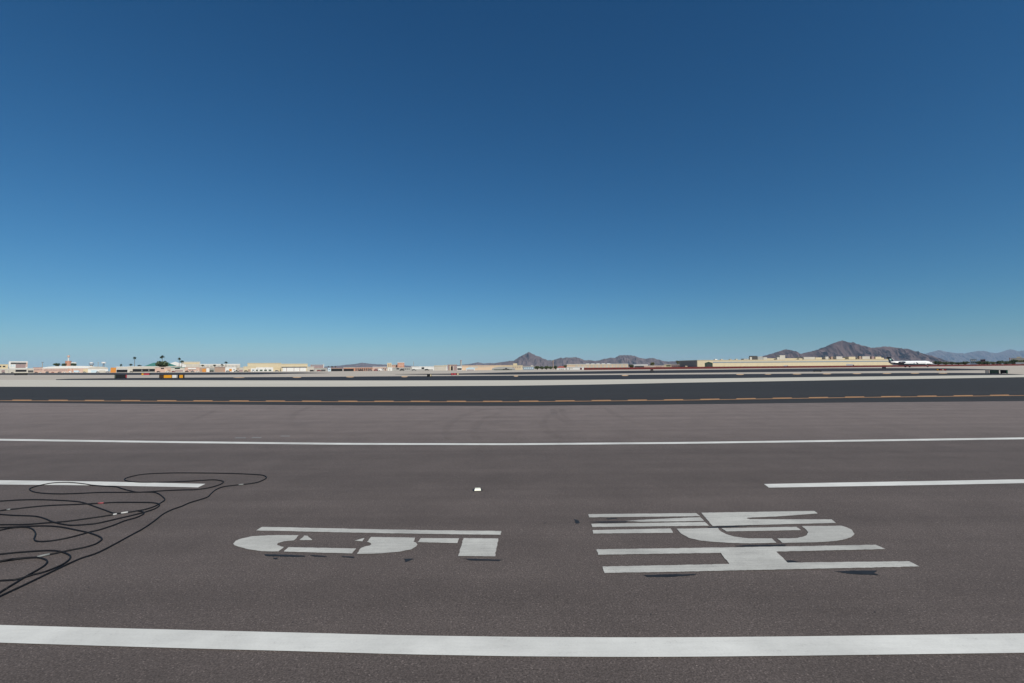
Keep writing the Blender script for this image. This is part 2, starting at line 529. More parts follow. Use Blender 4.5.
for q in ([(264, 554.2), (285, 554.6), (305, 555.6), (305, 556.7), (285, 556.6), (266, 555.8)], [(309, 554.8), (322, 555.6), (328, 556.9), (315, 556.6)],
          [(341, 556.0), (355, 556.7), (354, 557.9), (343, 557.2)], [(273, 557.8), (278, 557.6), (277, 559.2), (274, 559)],
          [(404, 558.6), (414.5, 558.6), (411, 560), (405.5, 562.4)], [(462, 558.4), (480, 559), (503, 559.6), (499, 561), (470, 560.2)],
          [(588, 522), (600, 521.4), (628, 521.3), (626, 522.4), (600, 522.6)], [(606, 518.6), (616, 517.8), (618, 518.4), (608, 519.3)],
          [(706.6, 527), (722, 526.2), (760, 525.2), (735.6, 526.9), (712, 528)], [(735, 545.6), (750, 544.9), (787, 544.5), (785, 545.7), (738, 546.6)],
          [(644, 575), (665, 574.2), (697, 573.9), (694, 575.2), (670, 576.8), (648, 577)], [(834, 571.4), (850, 570.4), (878, 570.4), (874, 573), (880, 575.2), (850, 573.8)],
          [(785, 560.6), (790, 560.2), (801, 562), (788.6, 562.4)], [(538, 522), (545, 521), (574, 520.5), (577, 524), (560, 524.5), (540, 523.6)][0:0] or [(574, 519), (578, 520), (580, 523), (576, 523.6)]):
    patch('tar_patch', q, TAR, 0.0145, runway, None, .007)
rs = random.Random(4)
for px, py, rad in ((88.6, 587.4, .006), (69.7, 579, .006), (408, 569, .007), (455, 570, .005), (293, 622, .006), (651, 614, .006), (875, 612, .005), (545, 523, .012)):
    g = ground(px, py, 0.0145)
    Q = [g + Vector((math.cos(a) * rad * rs.uniform(.5, 1.4), math.sin(a) * rad * rs.uniform(.6, 1.8), 0)) for a in [k * math.pi / 6 for k in range(12)]]
    bm = bmesh.new()
    bm.faces.new([bm.verts.new(q_) for q_ in Q])
    link('oil_spot', bm, TAR, runway)

# faint tyre arcs on the paler far side of the runway
TM = bpy.data.materials.new('tyre_mark_rubber')
TM.use_nodes = True
_b = TM.node_tree.nodes['Principled BSDF']
_b.inputs['Base Color'].default_value = (0.04, 0.037, 0.037, 1)
_b.inputs['Roughness'].default_value = 0.9
_n = N(TM.node_tree, 'ShaderNodeTexNoise', Scale=1.5, Detail=6.0)
_r = ramp(TM.node_tree, _n.outputs['Fac'], [(0.35, 0.0), (0.75, 0.10)])
TM.node_tree.links.new(_r, _b.inputs['Alpha'])


def tyre_mark(pix, w):
    P = spline([ground(x, y, 0.0146) for x, y in pix], 0.3)
    bm = bmesh.new()
    prev = None
    for i, p in enumerate(P):
        t = (P[min(i + 1, len(P) - 1)] - P[max(0, i - 1)]).normalized()
        s = Vector((-t.y, t.x, 0)) * w / 2
        cur = (bm.verts.new(p + s), bm.verts.new(p - s))
        if prev:
            bm.faces.new((prev[0], cur[0], cur[1], prev[1]))
        prev = cur
    link('tyre_mark', bm, TM, runway)


for q in ([(452, 440), (446, 433), (447, 427), (455, 420), (470, 413), (490, 408)],
          [(478, 440), (474, 433), (476, 426), (486, 418), (505, 411)],
          [(560, 438), (546, 430), (543, 423), (550, 415), (570, 408)],
          [(600, 430), (572, 424), (556, 416), (553, 409)], [(580, 424), (566, 417), (562, 409)],
          [(176, 436), (180, 427), (195, 419), (215, 411)], [(330, 436), (305, 430), (292, 422), (296, 413), (310, 407)],
          [(640, 424), (618, 416), (606, 408)]):
    tyre_mark(q, 0.25)

# orange taxiway edge line with thicker dashes
LIN = [(0, 400.6), (170, 401.2), (340, 401.7), (512, 401.8), (680, 400.2), (850, 397.5), (1024, 395.4)]
band('edge_line', [(x, y - 0.25) for x, y in LIN], [(x, y + 0.25) for x, y in LIN], YPAINT, 0.024, 200, taxi)['label'] = 'thin continuous orange line'
x = -60.0
while x < 1100:
    pts = [(x + k * 4.8, smooth_interp(LIN, x + k * 4.8)) for k in range(5)]
    patch('edge_dash', [(a, b - 1.0) for a, b in pts] + [(a, b + 0.2) for a, b in reversed(pts)], YPAINT, 0.026, taxi)
    x += 36.2

# tan taxi line touching the far strip
for px, py, w, hh in ((239, 377.6, 12, .5), (297, 377.3, 9, .8), (350, 376.8, 8, 1.1), (404.5, 376.6, 6.5, 1.1), (516, 376.0, 4.6, 1.2), (625, 375.4, 7, 1.0), (740, 374.4, 8, .9),
                      (768, 374.2, 7, .6), (797, 374.0, 9, .8), (827, 373.8, 9, .8), (857, 373.6, 9, .7), (887, 373.4, 9, .7), (915, 373.2, 9, .7), (943, 373.2, 9, .6)):
    patch('lead_in_line', [(px + w / 2 * math.cos(a), py + hh * 0.6 * math.sin(a)) for a in [k * math.pi / 6 for k in range(12)]], TPAINT, 0.032, far_taxi)

# ----------------------------------------------------- cables on the runway
CR = 0.007


def cable(label, pix, seed, left_out=0):
    pts = [ground(x, y, 0.017 + CR) for x, y in pix]
    if left_out & 1:
        t = (pts[0] - pts[1]).normalized()
        pts = [pts[0] + t * 1.6 + Vector((0, -0.15, 0)), pts[0] + t * 0.8] + pts
    if left_out & 2:
        t = (pts[-1] - pts[-2]).normalized()
        pts = pts + [pts[-1] + t * 0.8, pts[-1] + t * 1.6 + Vector((0, -0.1, 0))]
    P = spline(pts, 0.03)
    out = []
    for i, p in enumerate(P):
        j = noise.noise(Vector((i * 0.05, seed, 0)))
        out.append(Vector((p.x, p.y + j * 0.006, 0.017 + CR)))
    bm = bmesh.new()
    tube(bm, out, CR, 8)
    o = link('power_cable', bm, RUBBER, None, True)
    tag(o, label, 'cable', 'black cables snaking over the runway')
    return o, out


def wrap(o, path, px, py, material, length=0.09, name='tape_wrap'):
    g = ground(px, py, 0.026)
    i = min(range(len(path)), key=lambda k: (path[k] - g).length)
    k = max(1, int(length / 0.03 / 2))
    seg = path[max(0, i - k):i + k + 1]
    bm = bmesh.new()
    tube(bm, seg, CR + 0.0025, 10)
    w = link(name, bm, material, o, True)
    return w


cA, pA = cable('longest black cable, its loops crossing the white stripe and reaching furthest right', [(0, 596), (30, 582), (57, 569), (80, 558.5), (100, 551.5), (131, 535), (143, 528.5), (154, 521), (163, 514), (172, 509.5), (182, 506), (190, 502.5), (206.6, 497.3), (211, 493.5), (216, 489.5), (224, 486.5), (236, 485), (246, 484), (257, 482.3), (264, 479.5), (266.5, 477.5), (264, 475.5), (257, 474.5), (230, 473.3), (190, 472.8), (165, 473), (145, 474), (131, 476.5), (124.5, 479), (128, 481), (140, 482.2), (165, 482), (190, 481), (206, 480), (215, 479.7), (222, 480.8), (223.5, 482), (219, 484.8), (208, 487.8), (195, 489.5), (185, 489.8), (165, 490.5), (140, 492), (130, 490.5), (122, 488.5), (116, 486.7), (105, 486), (92, 485), (86, 484), (75, 482.8), (65, 482.3), (52, 483), (40, 485.2), (32, 487.5), (29.5, 489.3), (34, 491.8), (45, 493.2), (60, 493.7), (80, 493.2), (100, 492.3), (125, 492.2), (150, 492), (157, 493), (162, 496), (164.8, 499.5), (161, 502.5), (155, 506), (146, 509), (135, 511), (125, 512.5), (118, 513.3), (113, 512.8), (105, 510), (95, 506.5), (88, 504), (80, 501.8), (65, 500.5), (40, 499.5), (20, 499.8), (0, 501)], 1, 3)
wrap(cA, pA, 240, 484.6, TAPEG)['label'] = 'grey tape wrap on the far right bend'
wrap(cA, pA, 123.5, 512.6, TAPEW, 0.06)['label'] = 'white tape wrap'
cB, pB = cable('black cable with a red tape mark doubling back in a narrow hairpin', [(0, 510.5), (7, 509.6), (15, 508.8), (30, 507), (50, 505.3), (75, 504.3), (100, 503.2), (115, 502.3), (140, 502.2), (152, 502.5), (158, 503.5), (159.7, 505), (156, 508), (148, 511), (135, 514.5), (120, 518), (105, 521.5), (95, 523.5), (80, 524.8), (70, 525), (60, 523.5), (52, 521.5), (45, 518.5), (38, 516.5), (30, 515.7), (15, 515.3), (5, 514.7), (0, 514.3)], 5, 3)
wrap(cB, pB, 100, 503.2, TAPER, 0.02)['label'] = 'red tape wrap'
wrap(cB, pB, 6, 509.7, TAPEG, 0.06)['label'] = 'frayed grey tape wrap'
cC, pC = cable('short black cable ending at a white plug beside the hairpins', [(0, 524.6), (25, 524.3), (45, 522.8), (65, 521.3), (90, 518), (105, 515.8), (117, 513.9)], 9, 1)
wrap(cC, pC, 118, 513.7, TAPEW, 0.07, 'plug')
cD, pD = cable('black cable bowed into a blunt point under the tangle, with a grey tape mark', [(0, 527.5), (25, 526.2), (45, 525.8), (60, 526.8), (75, 529.5), (85, 531.5), (92, 533.5), (98, 535.8), (102, 538.5), (100, 541), (95, 544), (85, 547), (75, 549), (65, 551), (55, 553.2), (45, 555), (37, 557), (25, 557.7), (12, 559), (0, 561)], 13, 3)
wrap(cD, pD, 45, 555, TAPEG, 0.06)['label'] = 'grey tape wrap'
cE, pE = cable('black cable with a sharp kink hooking downward at its left end', [(0, 530), (10, 528), (20, 527), (28, 527.3), (33, 529.5), (35.5, 533), (35, 536), (34, 539), (36.5, 541), (45, 541.3), (60, 539.3), (75, 536), (90, 531.8), (100, 529.5), (115, 524.5), (125, 520.5), (135, 517.8), (142, 514.8), (144, 512.8), (142, 511.4), (138, 510.8)], 17, 1)
cF, pF = cable('black cable making the wider rounded bend nearest the bottom left corner', [(0, 554), (15, 552.5), (35, 551), (50, 550.3), (60, 551.2), (68, 554), (70.5, 556.5), (68, 560.5), (60, 565.5), (45, 571.5), (35, 574), (25, 577), (15, 579.5), (0, 580.5)], 21, 3)
cG, pG = cable('black cable making the tighter inner bend nearest the bottom left corner', [(0, 561.5), (10, 560), (25, 558), (37, 557.4), (44, 559), (47, 561.5), (44, 565.5), (37, 570), (28, 575), (15, 583), (5, 589), (0, 592.3)], 25, 3)

# small raised reflector on the runway
g = ground(477.6, 490.3, 0.012)
rr = empty('runway_reflector', 'small square pale reflector alone on the asphalt above the left lettering', 'reflector', g, 0.1)
bm = bmesh.new()
v = [(-.05, -.05, .004), (.05, -.05, .004), (.05, .05, .004), (-.05, .05, .004), (-.038, -.03, .03), (.038, -.03, .03), (.038, .03, .03), (-.038, .03, .03)]
vv = [bm.verts.new(q) for q in v]
for f in ((0, 1, 5, 4), (1, 2, 6, 5), (2, 3, 7, 6), (3, 0, 4, 7), (4, 5, 6, 7), (0, 3, 2, 1)):
    bm.faces.new([vv[i] for i in f])
link('lens', bm, REFL, rr)
boxo('base', (-.068, .068, -.053, .053, 0.0008, .006), BLACK, rr)  # black plate stands in for the shadow along the reflector's sides


# --------------------------------------------------------------- buildings
def frame(x0, x1, Z):
    """local frame of a front wall seen between two picture columns"""
    xm = (x0 + x1) / 2
    d = ray(xm, 368)
    rng = math.hypot(d.x, d.y) / d.y * Z
    a, b = at_range(x0, 368, rng), at_range(x1, 368, rng)
    a.z = b.z = 0
    mid = (a + b) / 2
    W = (b - a).length
    rz = math.atan2(b.y - a.y, b.x - a.x)
    return mid, W, rz, rng, xm


def building(name, label, cat, x0, x1, ytop, Z, depth, wall, roof='flat', roofm=None, feats=(), eave=None, group=None, over=0.25):
    mid, W, rz, rng, xm = frame(x0, x1, Z)
    root = empty(name, label, cat, mid, rz, group)

    def zz(y):
        return max(0.0, at_range(xm, y, rng).z)

    def xx(p):
        return (p - x0) / (x1 - x0) * W - W / 2
    top = zz(ytop)
    ev = zz(eave) if eave else top
    roofm = roofm or wall
    if roof == 'flat':
        th = min(0.5, top * 0.12)
        boxo('wall', (-W / 2, W / 2, 0, depth, 0, top - th), wall, root)
        boxo('roof', (-W / 2 - over, W / 2 + over, -over, depth + over, top - th + 0.003, top), roofm, root)
    else:
        boxo('wall', (-W / 2, W / 2, 0, depth, 0, ev), wall, root)
        bm = bmesh.new()
        n = 10
        prof = []
        if roof == 'gable':
            prof = [(-W / 2 - over, ev), (0, top), (W / 2 + over, ev)]
        elif roof == 'arch':
            prof = [(-(W / 2 + over) * math.cos(k * math.pi / n), ev + (top - ev) * math.sin(k * math.pi / n) ** 0.7 if 0 < k < n else ev) for k in range(n + 1)]
        elif roof == 'hip':
            prof = None
        e = 0.004
        if prof:
            fr = [bm.verts.new((p, -over, q + e)) for p, q in prof]
            bk = [bm.verts.new((p, depth + over, q + e)) for p, q in prof]
            bm.faces.new(fr)
            bm.faces.new(list(reversed(bk)))
            for i in range(len(prof)):
                j = (i + 1) % len(prof)
                bm.faces.new((fr[i], fr[j], bk[j], bk[i]))
        else:
            ww, dd = W / 2 + over, depth / 2 + over
            r = max(0.5, ww * 0.45)
            b4 = [bm.verts.new(q) for q in ((-ww, depth / 2 - dd, ev + e), (ww, depth / 2 - dd, ev + e), (ww, depth / 2 + dd, ev + e), (-ww, depth / 2 + dd, ev + e))]
            t2 = [bm.verts.new((-r, depth / 2, top)), bm.verts.new((r, depth / 2, top))]
            bm.faces.new(b4)
            bm.faces.new((b4[0], b4[1], t2[1], t2[0]))
            bm.faces.new((b4[2], b4[3], t2[0], t2[1]))
            bm.faces.new((b4[1], b4[2], t2[1]))
            bm.faces.new((b4[3], b4[0], t2[0]))
        link('roof', bm, roofm, root)
    layer = {}
    for ft in feats:
        nm, a, b, yt, yb, mm = ft[:6]
        pr = ft[6] if len(ft) > 6 else 0.12
        n = ft[7] if len(ft) > 7 else 1
        step = (b - a) / n
        for k in range(n):
            p, q = (a + k * step, a + (k + 1) * step) if n == 1 else (a + (k + .18) * step, a + (k + .82) * step)
            zb, zt = zz(yb), zz(yt)
            if nm in ('rooftop_unit', 'dome', 'penthouse'):
                boxo(nm, (xx(p), xx(q), depth * .3, depth * .3 + max(1.5, (xx(q) - xx(p)) * .7), top + 0.002, max(top + .3, zt)), mm, root)
            else:
                zt = min(zt, top - 0.02) if roof == 'flat' else zt
                boxo(nm, (xx(p), xx(q), -pr, 0.06, zb, max(zt, zb + .1)), mm, root)
    return root


B = building
# ---- far left
B('office_building', 'small tan flat building at the far left edge of the photo', 'building', -30, 8, 364.3, 820, 25, BEIGE, feats=[('window', -28, 6, 365.8, 367.2, GLASS, .12, 8)])
B('storage_shed', 'long low whitish shed at the left photo edge', 'shed', -60, 13, 368.9, 700, 14, PALE, feats=[('door', -8, -4, 370.2, 373, GREY), ('door', 1, 4.5, 370.2, 373, MAUVE), ('door', 8, 11.5, 370.2, 373, GREY)], roofm=WHITE)
B('terminal_building', 'white framed building with a dark recessed front, tallest at the far left', 'building', 8.5, 27.5, 361.2, 860, 22, WHITE, feats=[('curtain_wall', 10.5, 26, 362.5, 364.2, DGREY), ('curtain_wall', 15.5, 25.6, 364.3, 368, MAUVE, .15), ('corner_panel', 25.9, 27.4, 362.5, 367, PINK, .2), ('window', 10, 15, 365, 366.5, LBLUE, .1, 2)])
B('hangar', 'low pale hangar with wide dark openings below the white framed building', 'hangar', 9, 34, 368.2, 690, 18, PALE, feats=[('hangar_door', 15.5, 26.5, 369.7, 371.8, BLACK), ('hangar_door', 28, 33.5, 370.4, 372.6, DGREY), ('sign_band', 10, 27, 368.7, 369.3, WHITE)], roofm=WHITE)
B('terminal_building', 'pink walled terminal with a long white vaulted roof', 'building', 42, 101, 365.9, 700, 26, PINK, 'arch', WHITE, eave=368.4, feats=[('window', 44, 67, 369.3, 370.6, MAUVE, .12, 12), ('door', 46, 48.5, 371.2, 373, DGREY), ('door', 59, 61, 371.2, 373, MAUVE), ('pillar', 67.5, 68.6, 368.6, 373, TERRA, .3), ('pillar', 71, 72, 368.6, 373, TERRA, .3), ('canopy', 82.5, 87.5, 369, 372.8, BEIGE, .5)])
B('office_building', 'low terracotta building beside the white vaulted terminal', 'building', 33, 43, 367.4, 720, 15, PINK, feats=[('window', 34, 42, 369, 370.3, MAUVE, .12, 6)], roofm=TERRA)
B('hangar', 'small beige arched hangar between the vaulted terminal and the orange container', 'hangar', 88, 108, 366.6, 640, 18, WHITE, 'arch', PALE, eave=368.9, feats=[('hangar_door', 91, 97, 370.2, 372.6, LBLUE), ('hangar_door', 99, 105.5, 370.4, 372.7, PALE), ('vent', 104.5, 107, 371.6, 372.4, BROWN)])
B('shipping_container', 'bright orange container standing beside the small arched hangar', 'container', 110.6, 116.2, 367.6, 560, 3, ORANGE, feats=[('door', 112, 115.6, 369, 372.3, ORANGE, .15)], over=.05)
B('canopy_roof', 'white open-sided canopy with a black interior beside the orange container', 'canopy', 116.3, 128.5, 366.6, 620, 14, WHITE, feats=[('bay_opening', 116.6, 127.6, 369.5, 372.4, BLACK), ('fascia', 116.5, 128.3, 367.4, 368.4, PALE, .3)])
B('open_shed', 'long low shed with one wide black opening below the teal roof', 'shed', 128, 157, 366.3, 600, 16, PALE, feats=[('bay_opening', 132.6, 155.6, 368.9, 371.7, BLACK, .15), ('column', 141.5, 142.1, 369.3, 371.2, GREY, .4), ('column', 148.5, 149.1, 369.3, 371.2, GREY, .4)], roofm=WHITE)
B('pavilion', 'pavilion with a broad teal hipped roof behind the dark leafy tree', 'building', 144, 177, 362.6, 800, 32, PALE, 'hip', TEAL, eave=366.2, feats=[('window', 146, 175, 367, 368.6, GLASS, .12, 9)])
B('hangar', 'white gabled hangar roof standing just right of the dark leafy tree', 'hangar', 164, 186, 361.7, 860, 25, WHITE, 'gable', WHITE, eave=365.2, feats=[('hangar_door', 168, 182, 366, 369, GREY)])
B('warehouse', 'flat beige warehouse right of the white gabled hangar', 'warehouse', 181, 200, 361.7, 900, 25, PALE, feats=[('panel', 184, 199, 362.7, 364, BEIGE, .1)], roofm=BEIGE)
B('warehouse', 'long thin roofed pale warehouse behind the row of small palms', 'warehouse', 199.5, 240, 363.9, 920, 30, PALE, feats=[('fascia', 200, 239.8, 364.5, 365.2, WHITE, .3), ('window', 202, 238, 365.8, 366.7, GREY, .1, 10)], roofm=WHITE)
# ---- front row of the left
B('workshop', 'pinkish workshop with a dark upper window below the leafy tree', 'workshop', 155, 171, 367.0, 560, 10, PINK, feats=[('window', 160.8, 164, 367.9, 369, BLACK), ('door', 165, 167, 369.4, 372, PEACH), ('door', 168, 170.5, 369.8, 372, BROWN)], roofm=PALE)
B('workshop', 'grey workshop with two dark bays right below the white gabled hangar', 'workshop', 171, 184.5, 367.2, 545, 10, PALE, feats=[('bay_opening', 174.8, 180, 367.9, 369.0, BLACK), ('bay_opening', 175, 183, 370.2, 371.6, MAUVE)], roofm=TEAL)
B('workshop', 'flat tan workshop with a long white awning', 'workshop', 184.6, 200, 366.8, 555, 10, PINK, feats=[('awning', 188, 196, 367.9, 369.2, WHITE, .6), ('window', 186, 194, 370, 371, MAUVE, .1, 3)], roofm=PALE)
B('depot', 'white roofed depot with an orange door in a brown front', 'building', 199.5, 209.5, 366.9, 520, 12, BROWN, feats=[('door', 202.3, 206, 368.8, 372, ORANGE, .15), ('panel', 206.4, 209.3, 368.2, 372, WHITE, .1)], roofm=WHITE)
B('office_building', 'grey office between the orange door and the brown block', 'building', 209.6, 214.6, 367.3, 540, 9, GREY, feats=[('window', 210, 214, 369.6, 371.2, GREENP, .1, 2)], roofm=PALE)
B('storage_block', 'plain brown windowless block between two white buildings', 'building', 214.8, 225.2, 366.9, 500, 12, BROWN, feats=[('door', 224, 225, 369.5, 372, TERRA)], roofm=MAUVE)
B('garage', 'white garage with a small orange door beside the brown block', 'garage', 225.4, 236, 366.8, 505, 10, WHITE, feats=[('door', 229.2, 231.8, 368.8, 371.4, ORANGE), ('window', 233, 235, 369, 370, GREY)])
B('garage', 'grey garage with dark mauve bays behind the black pickup', 'garage', 236, 243.5, 367.3, 520, 10, PALE, feats=[('bay_opening', 239, 242.8, 369.8, 371.8, MAUVE), ('window', 237, 239, 368.4, 369.4, BROWN)])
B('garage', 'cream garage with a brown door next to the large beige hangar', 'garage', 243.6, 256, 366.4, 500, 12, CREAM, feats=[('door', 248, 250.5, 369.3, 371.8, BROWN), ('panel', 251, 255.8, 368.4, 372, WHITE, .1), ('window', 252, 254.5, 369.6, 370.8, BLUEGREY)])
# ---- large beige hangars
B('hangar', 'large beige hangar with a row of low white doors, left one of the pair', 'hangar', 247.5, 281, 363.0, 560, 45, CREAM, feats=[('hangar_door', 249.5, 273, 367.4, 372.3, WHITE, .2), ('door_gap', 257.5, 258, 368, 372, GREY, .3), ('door_gap', 265, 265.5, 368, 372, GREY, .3), ('window', 250, 272, 369.6, 371, GREENP, .3, 5), ('wall_panel', 273.5, 280.8, 368.4, 368.8, BEIGE, .15)])
B('hangar', 'large beige hangar with a dark header over white doors, right one of the pair', 'hangar', 281.1, 307.5, 363.7, 545, 45, CREAM, feats=[('header_beam', 281.6, 306.8, 366.8, 367.5, DGREY, .5), ('hangar_door', 282.6, 306, 367.6, 372.2, WHITE, .2), ('door_post', 286.3, 286.8, 367.8, 372.2, MAUVE, .4), ('door_post', 293.7, 294.1, 367.8, 372.2, MAUVE, .4), ('door_post', 299.5, 300, 367.8, 372.2, MAUVE, .4)])
B('shed', 'small cream shed at the right end of the beige hangars', 'shed', 307.6, 314, 366.5, 470, 8, PALE, feats=[('bay_opening', 310, 313.5, 369.8, 371.4, DGREY)])
B('office_building', 'mauve grey office on the skyline right of the beige hangars', 'building', 310.5, 323, 364.6, 700, 14, MAUVE, feats=[('window', 312, 322, 365.4, 366.2, BLUEGREY, .1, 5)], roofm=GREY)
B('shed', 'grey shed with a pale door below the mauve office', 'shed', 314.1, 327, 368, 460, 8, GREY, feats=[('door', 315, 318.5, 369.5, 371, PALE), ('bay_opening', 321, 325.5, 369.6, 371.2, DGREY)], roofm=PALE)
B('kiosk', 'tiny pale blue kiosk beside the long dark carport', 'kiosk', 328, 330.8, 367.8, 440, 2.5, LBLUE, feats=[('window', 328.6, 330.2, 369, 370, BLUEGREY)], over=.1)
B('carport', 'black fronted carport under a terracotta roof, left of two', 'carport', 331, 342.5, 367.9, 450, 8, PALE, feats=[('bay_opening', 331.2, 342.3, 368.7, 371.6, BLACK)], roofm=TERRA)
B('carport', 'black fronted carport under a white and red roof, right of two', 'carport', 343.5, 354, 367.3, 450, 8, TERRA, feats=[('bay_opening', 343.7, 353.8, 368.8, 371.5, BLACK)], roofm=PALE)
B('apartment_block', 'terracotta row building with many dark windows below the low purple hill', 'building', 354, 372.5, 367.4, 455, 10, TERRA, feats=[('window', 355, 372, 368.4, 370.8, DGREY, .1, 8)], roofm=PINK)
B('apartment_block', 'white roofed building with brown bays left of the salmon towers', 'building', 372.8, 386.5, 366.8, 460, 10, PINK, feats=[('bay_opening', 375, 380, 368.4, 371, MAUVE), ('window', 381, 386, 368.2, 370.6, DGREY, .1, 3)], roofm=WHITE)
B('apartment_block', 'tan square tower block, left of the salmon pair', 'building', 387.2, 391.5, 362.8, 640, 8, BEIGE, feats=[('window', 387.8, 391, 364, 367, BROWN, .1, 2)], roofm=WHITE)
B('apartment_block', 'salmon square tower block with white trim, right of the pair', 'building', 397.5, 404.3, 362.3, 650, 9, TERRA, feats=[('window', 398.2, 403.6, 363.6, 364.5, PINK, .1, 3), ('window', 398.2, 403.6, 365.2, 366.2, PINK, .1, 3)], roofm=WHITE)
B('apartment_block', 'low pinkish link between the two salmon tower blocks', 'building', 391.7, 397.3, 364.6, 655, 8, PINK, feats=[('window', 392, 397, 365.3, 366.3, MAUVE, .1, 3)], roofm=PALE)
B('storage_shed', 'small bright white shed in front of the tan tower block', 'shed', 387.8, 392.2, 367.2, 440, 5, WHITE, feats=[('door', 389, 390.4, 368.8, 371, PALE)])
B('storage_shed', 'long grey shed with a dark doorway in front of the salmon tower', 'shed', 392.3, 412, 367.4, 450, 7, GREY, feats=[('door', 396.5, 399, 367.9, 369.4, DGREY), ('window', 401, 410, 368.6, 369.6, DGREY, .1, 5)], roofm=PALE)
B('warehouse', 'long white warehouse with a black doorway left of the cream one', 'warehouse', 411.5, 434, 366.4, 460, 14, WHITE, feats=[('door', 421.5, 424.2, 367.4, 369, BLACK), ('lower_band', 408.5, 433, 369.2, 371, GREY, .2)])
B('warehouse', 'plain cream warehouse left of the dark colonnade', 'warehouse', 434.2, 447.4, 365.5, 420, 12, PALE, feats=[('corner_trim', 446.4, 447.3, 366, 371, WHITE, .15), ('rooftop_unit', 444, 447, 365, 365.5, GREY)], roofm=CREAM)
B('colonnade_building', 'dark brown building with pale pillars beside the tall chimney', 'building', 447.8, 456.8, 364.6, 430, 10, MAUVE, feats=[('pillar', 449.6, 450.7, 365.4, 370.4, CREAM, .4), ('pillar', 453, 453.7, 366, 370.4, PALE, .4), ('bay_opening', 451, 452.6, 366.4, 370.4, BLACK)], roofm=BROWN)
B('storage_shed', 'white shed with a black base at the foot of the chimney', 'shed', 457, 462, 366, 435, 6, WHITE, feats=[('bay_opening', 457.4, 461.6, 368.2, 369.8, BLACK)])
B('warehouse', 'long peach warehouse below the purple peak, right of the chimney', 'warehouse', 462.2, 512, 365.3, 440, 25, PEACH, feats=[('panel', 468, 478, 366.3, 368, PALE, .08), ('window', 479, 490, 366.2, 367, PALE, .1, 6), ('panel', 494, 511.5, 366, 366.8, CREAM, .1)], roofm=PEACH)
B('storage_shed', 'pale blue white shed low in front of the peach warehouse', 'shed', 466, 475, 367.6, 400, 6, WHITE, 'arch', LBLUE, eave=369, feats=[('bay_opening', 467, 474, 369.8, 370.6, MAUVE)])
B('quonset_hut', 'low olive grey arched hut before the peach warehouse', 'hut', 492, 515, 366.8, 400, 10, GREY, 'arch', GREENP if False else GREY, eave=369.3, feats=[('bay_opening', 494, 512, 369.5, 370.5, GREENP)])
B('office_building', 'cream office with a small penthouse under the purple peak', 'building', 511, 522.5, 365.3, 420, 12, CREAM, feats=[('window', 512, 521, 366.8, 367.6, MAUVE, .1, 4), ('window', 512, 521, 368.4, 369, PINK, .1, 4), ('penthouse', 513.2, 517.2, 363.3, 365, CREAM)])
B('office_building', 'blue grey office right of the cream penthouse office', 'building', 522.8, 534, 366.2, 425, 12, BLUEGREY, feats=[('window', 524, 533.5, 367.6, 368.8, LBLUE, .1, 5), ('penthouse', 531, 533.2, 365.3, 366, PALE)], roofm=PALE)
B('bungalow', 'white bungalow with a dull red roof among dark trees', 'building', 557, 565.5, 366.2, 400, 8, WHITE, 'hip', REDROOF, eave=367.8, feats=[('window', 559, 564, 368.6, 369.5, GREY, .1, 3)])
B('bungalow', 'white flat-roofed block with a dark red door at the fence end', 'building', 567.2, 583.6, 366.9, 380, 8, WHITE, feats=[('door', 580, 582, 367.9, 369.8, DKRED), ('window', 569, 573, 367.8, 369, PALE, .1, 2), ('pilaster', 569.2, 569.7, 367.5, 370, GREY, .2)])
B('warehouse', 'long ribbed peach warehouse behind the red fence, below the hills', 'warehouse', 567, 628.2, 364.0, 520, 30, PEACH, feats=[('parapet', 567.3, 628, 364.3, 364.9, CREAM, .25), ('rib', 575, 628, 365, 369, PALE, .15, 14), ('rooftop_unit', 585, 612, 363.4, 364, WHITE, 0, 5)], roofm=WHITE)
B('storage_shed', 'white topped shed right of the ribbed peach warehouse', 'shed', 633.5, 648, 364.5, 560, 10, GREY, feats=[('fascia', 634, 648, 364.8, 365.6, WHITE, .3), ('bay_opening', 635, 646, 366, 368, DGREY)], roofm=WHITE)
B('storage_shed', 'low pinkish wall building under the olive tree', 'shed', 644, 664, 365.4, 520, 8, PINK, feats=[('gate', 650, 654, 366.2, 369, PALE), ('window', 656, 662, 366.4, 367.3, BROWN, .1, 3)], roofm=PALE)
B('storage_shed', 'small cream cabin with a dark flank left of the black block', 'shed', 664.2, 671, 364.6, 540, 8, CREAM, feats=[('bay_opening', 666.4, 670.6, 365.2, 366.4, GREENP)])
B('storage_shed', 'low grey shed with a pale roof left of the black block', 'shed', 671.2, 681.5, 364.3, 545, 10, MAUVE, feats=[('window', 672, 680, 365.6, 366.8, DGREY, .1, 4)], roofm=GREY)
B('storage_block', 'black windowless block at the end of the great cream hangar', 'building', 678.8, 684.2, 360.8, 600, 12, DGREY, feats=[('panel', 679.6, 683.6, 362, 363, BLACK, .1)], roofm=BLACK)

# ---- great cream hangar: front parallel to the runway, its left flank in shade
mid, W, rz, rng, xm = frame(697.5, 960, 560)
P0 = at_depth(697.5, 368, 500)
P1 = at_depth(892.5, 366, 540)
P0.z = P1.z = 0
W = (P1 - P0).length
rz = math.atan2(P1.y - P0.y, P1.x - P0.x)
hg = empty('hangar', 'huge cream hangar with a blue grey stripe running behind the jet', 'hangar', P0, rz)


def hz(px, py):
    # height above ground of a picture row on the hangar front
    d = ray(px, py)
    # intersect with the vertical plane through P0,P1
    n = Vector((-(P1 - P0).y, (P1 - P0).x, 0))
    t = (P0 - Vector((0, 0, H))).dot(n) / d.dot(n)
    q = Vector((0, 0, H)) + d * t
    return (q - P0).dot((P1 - P0).normalized()), q.z


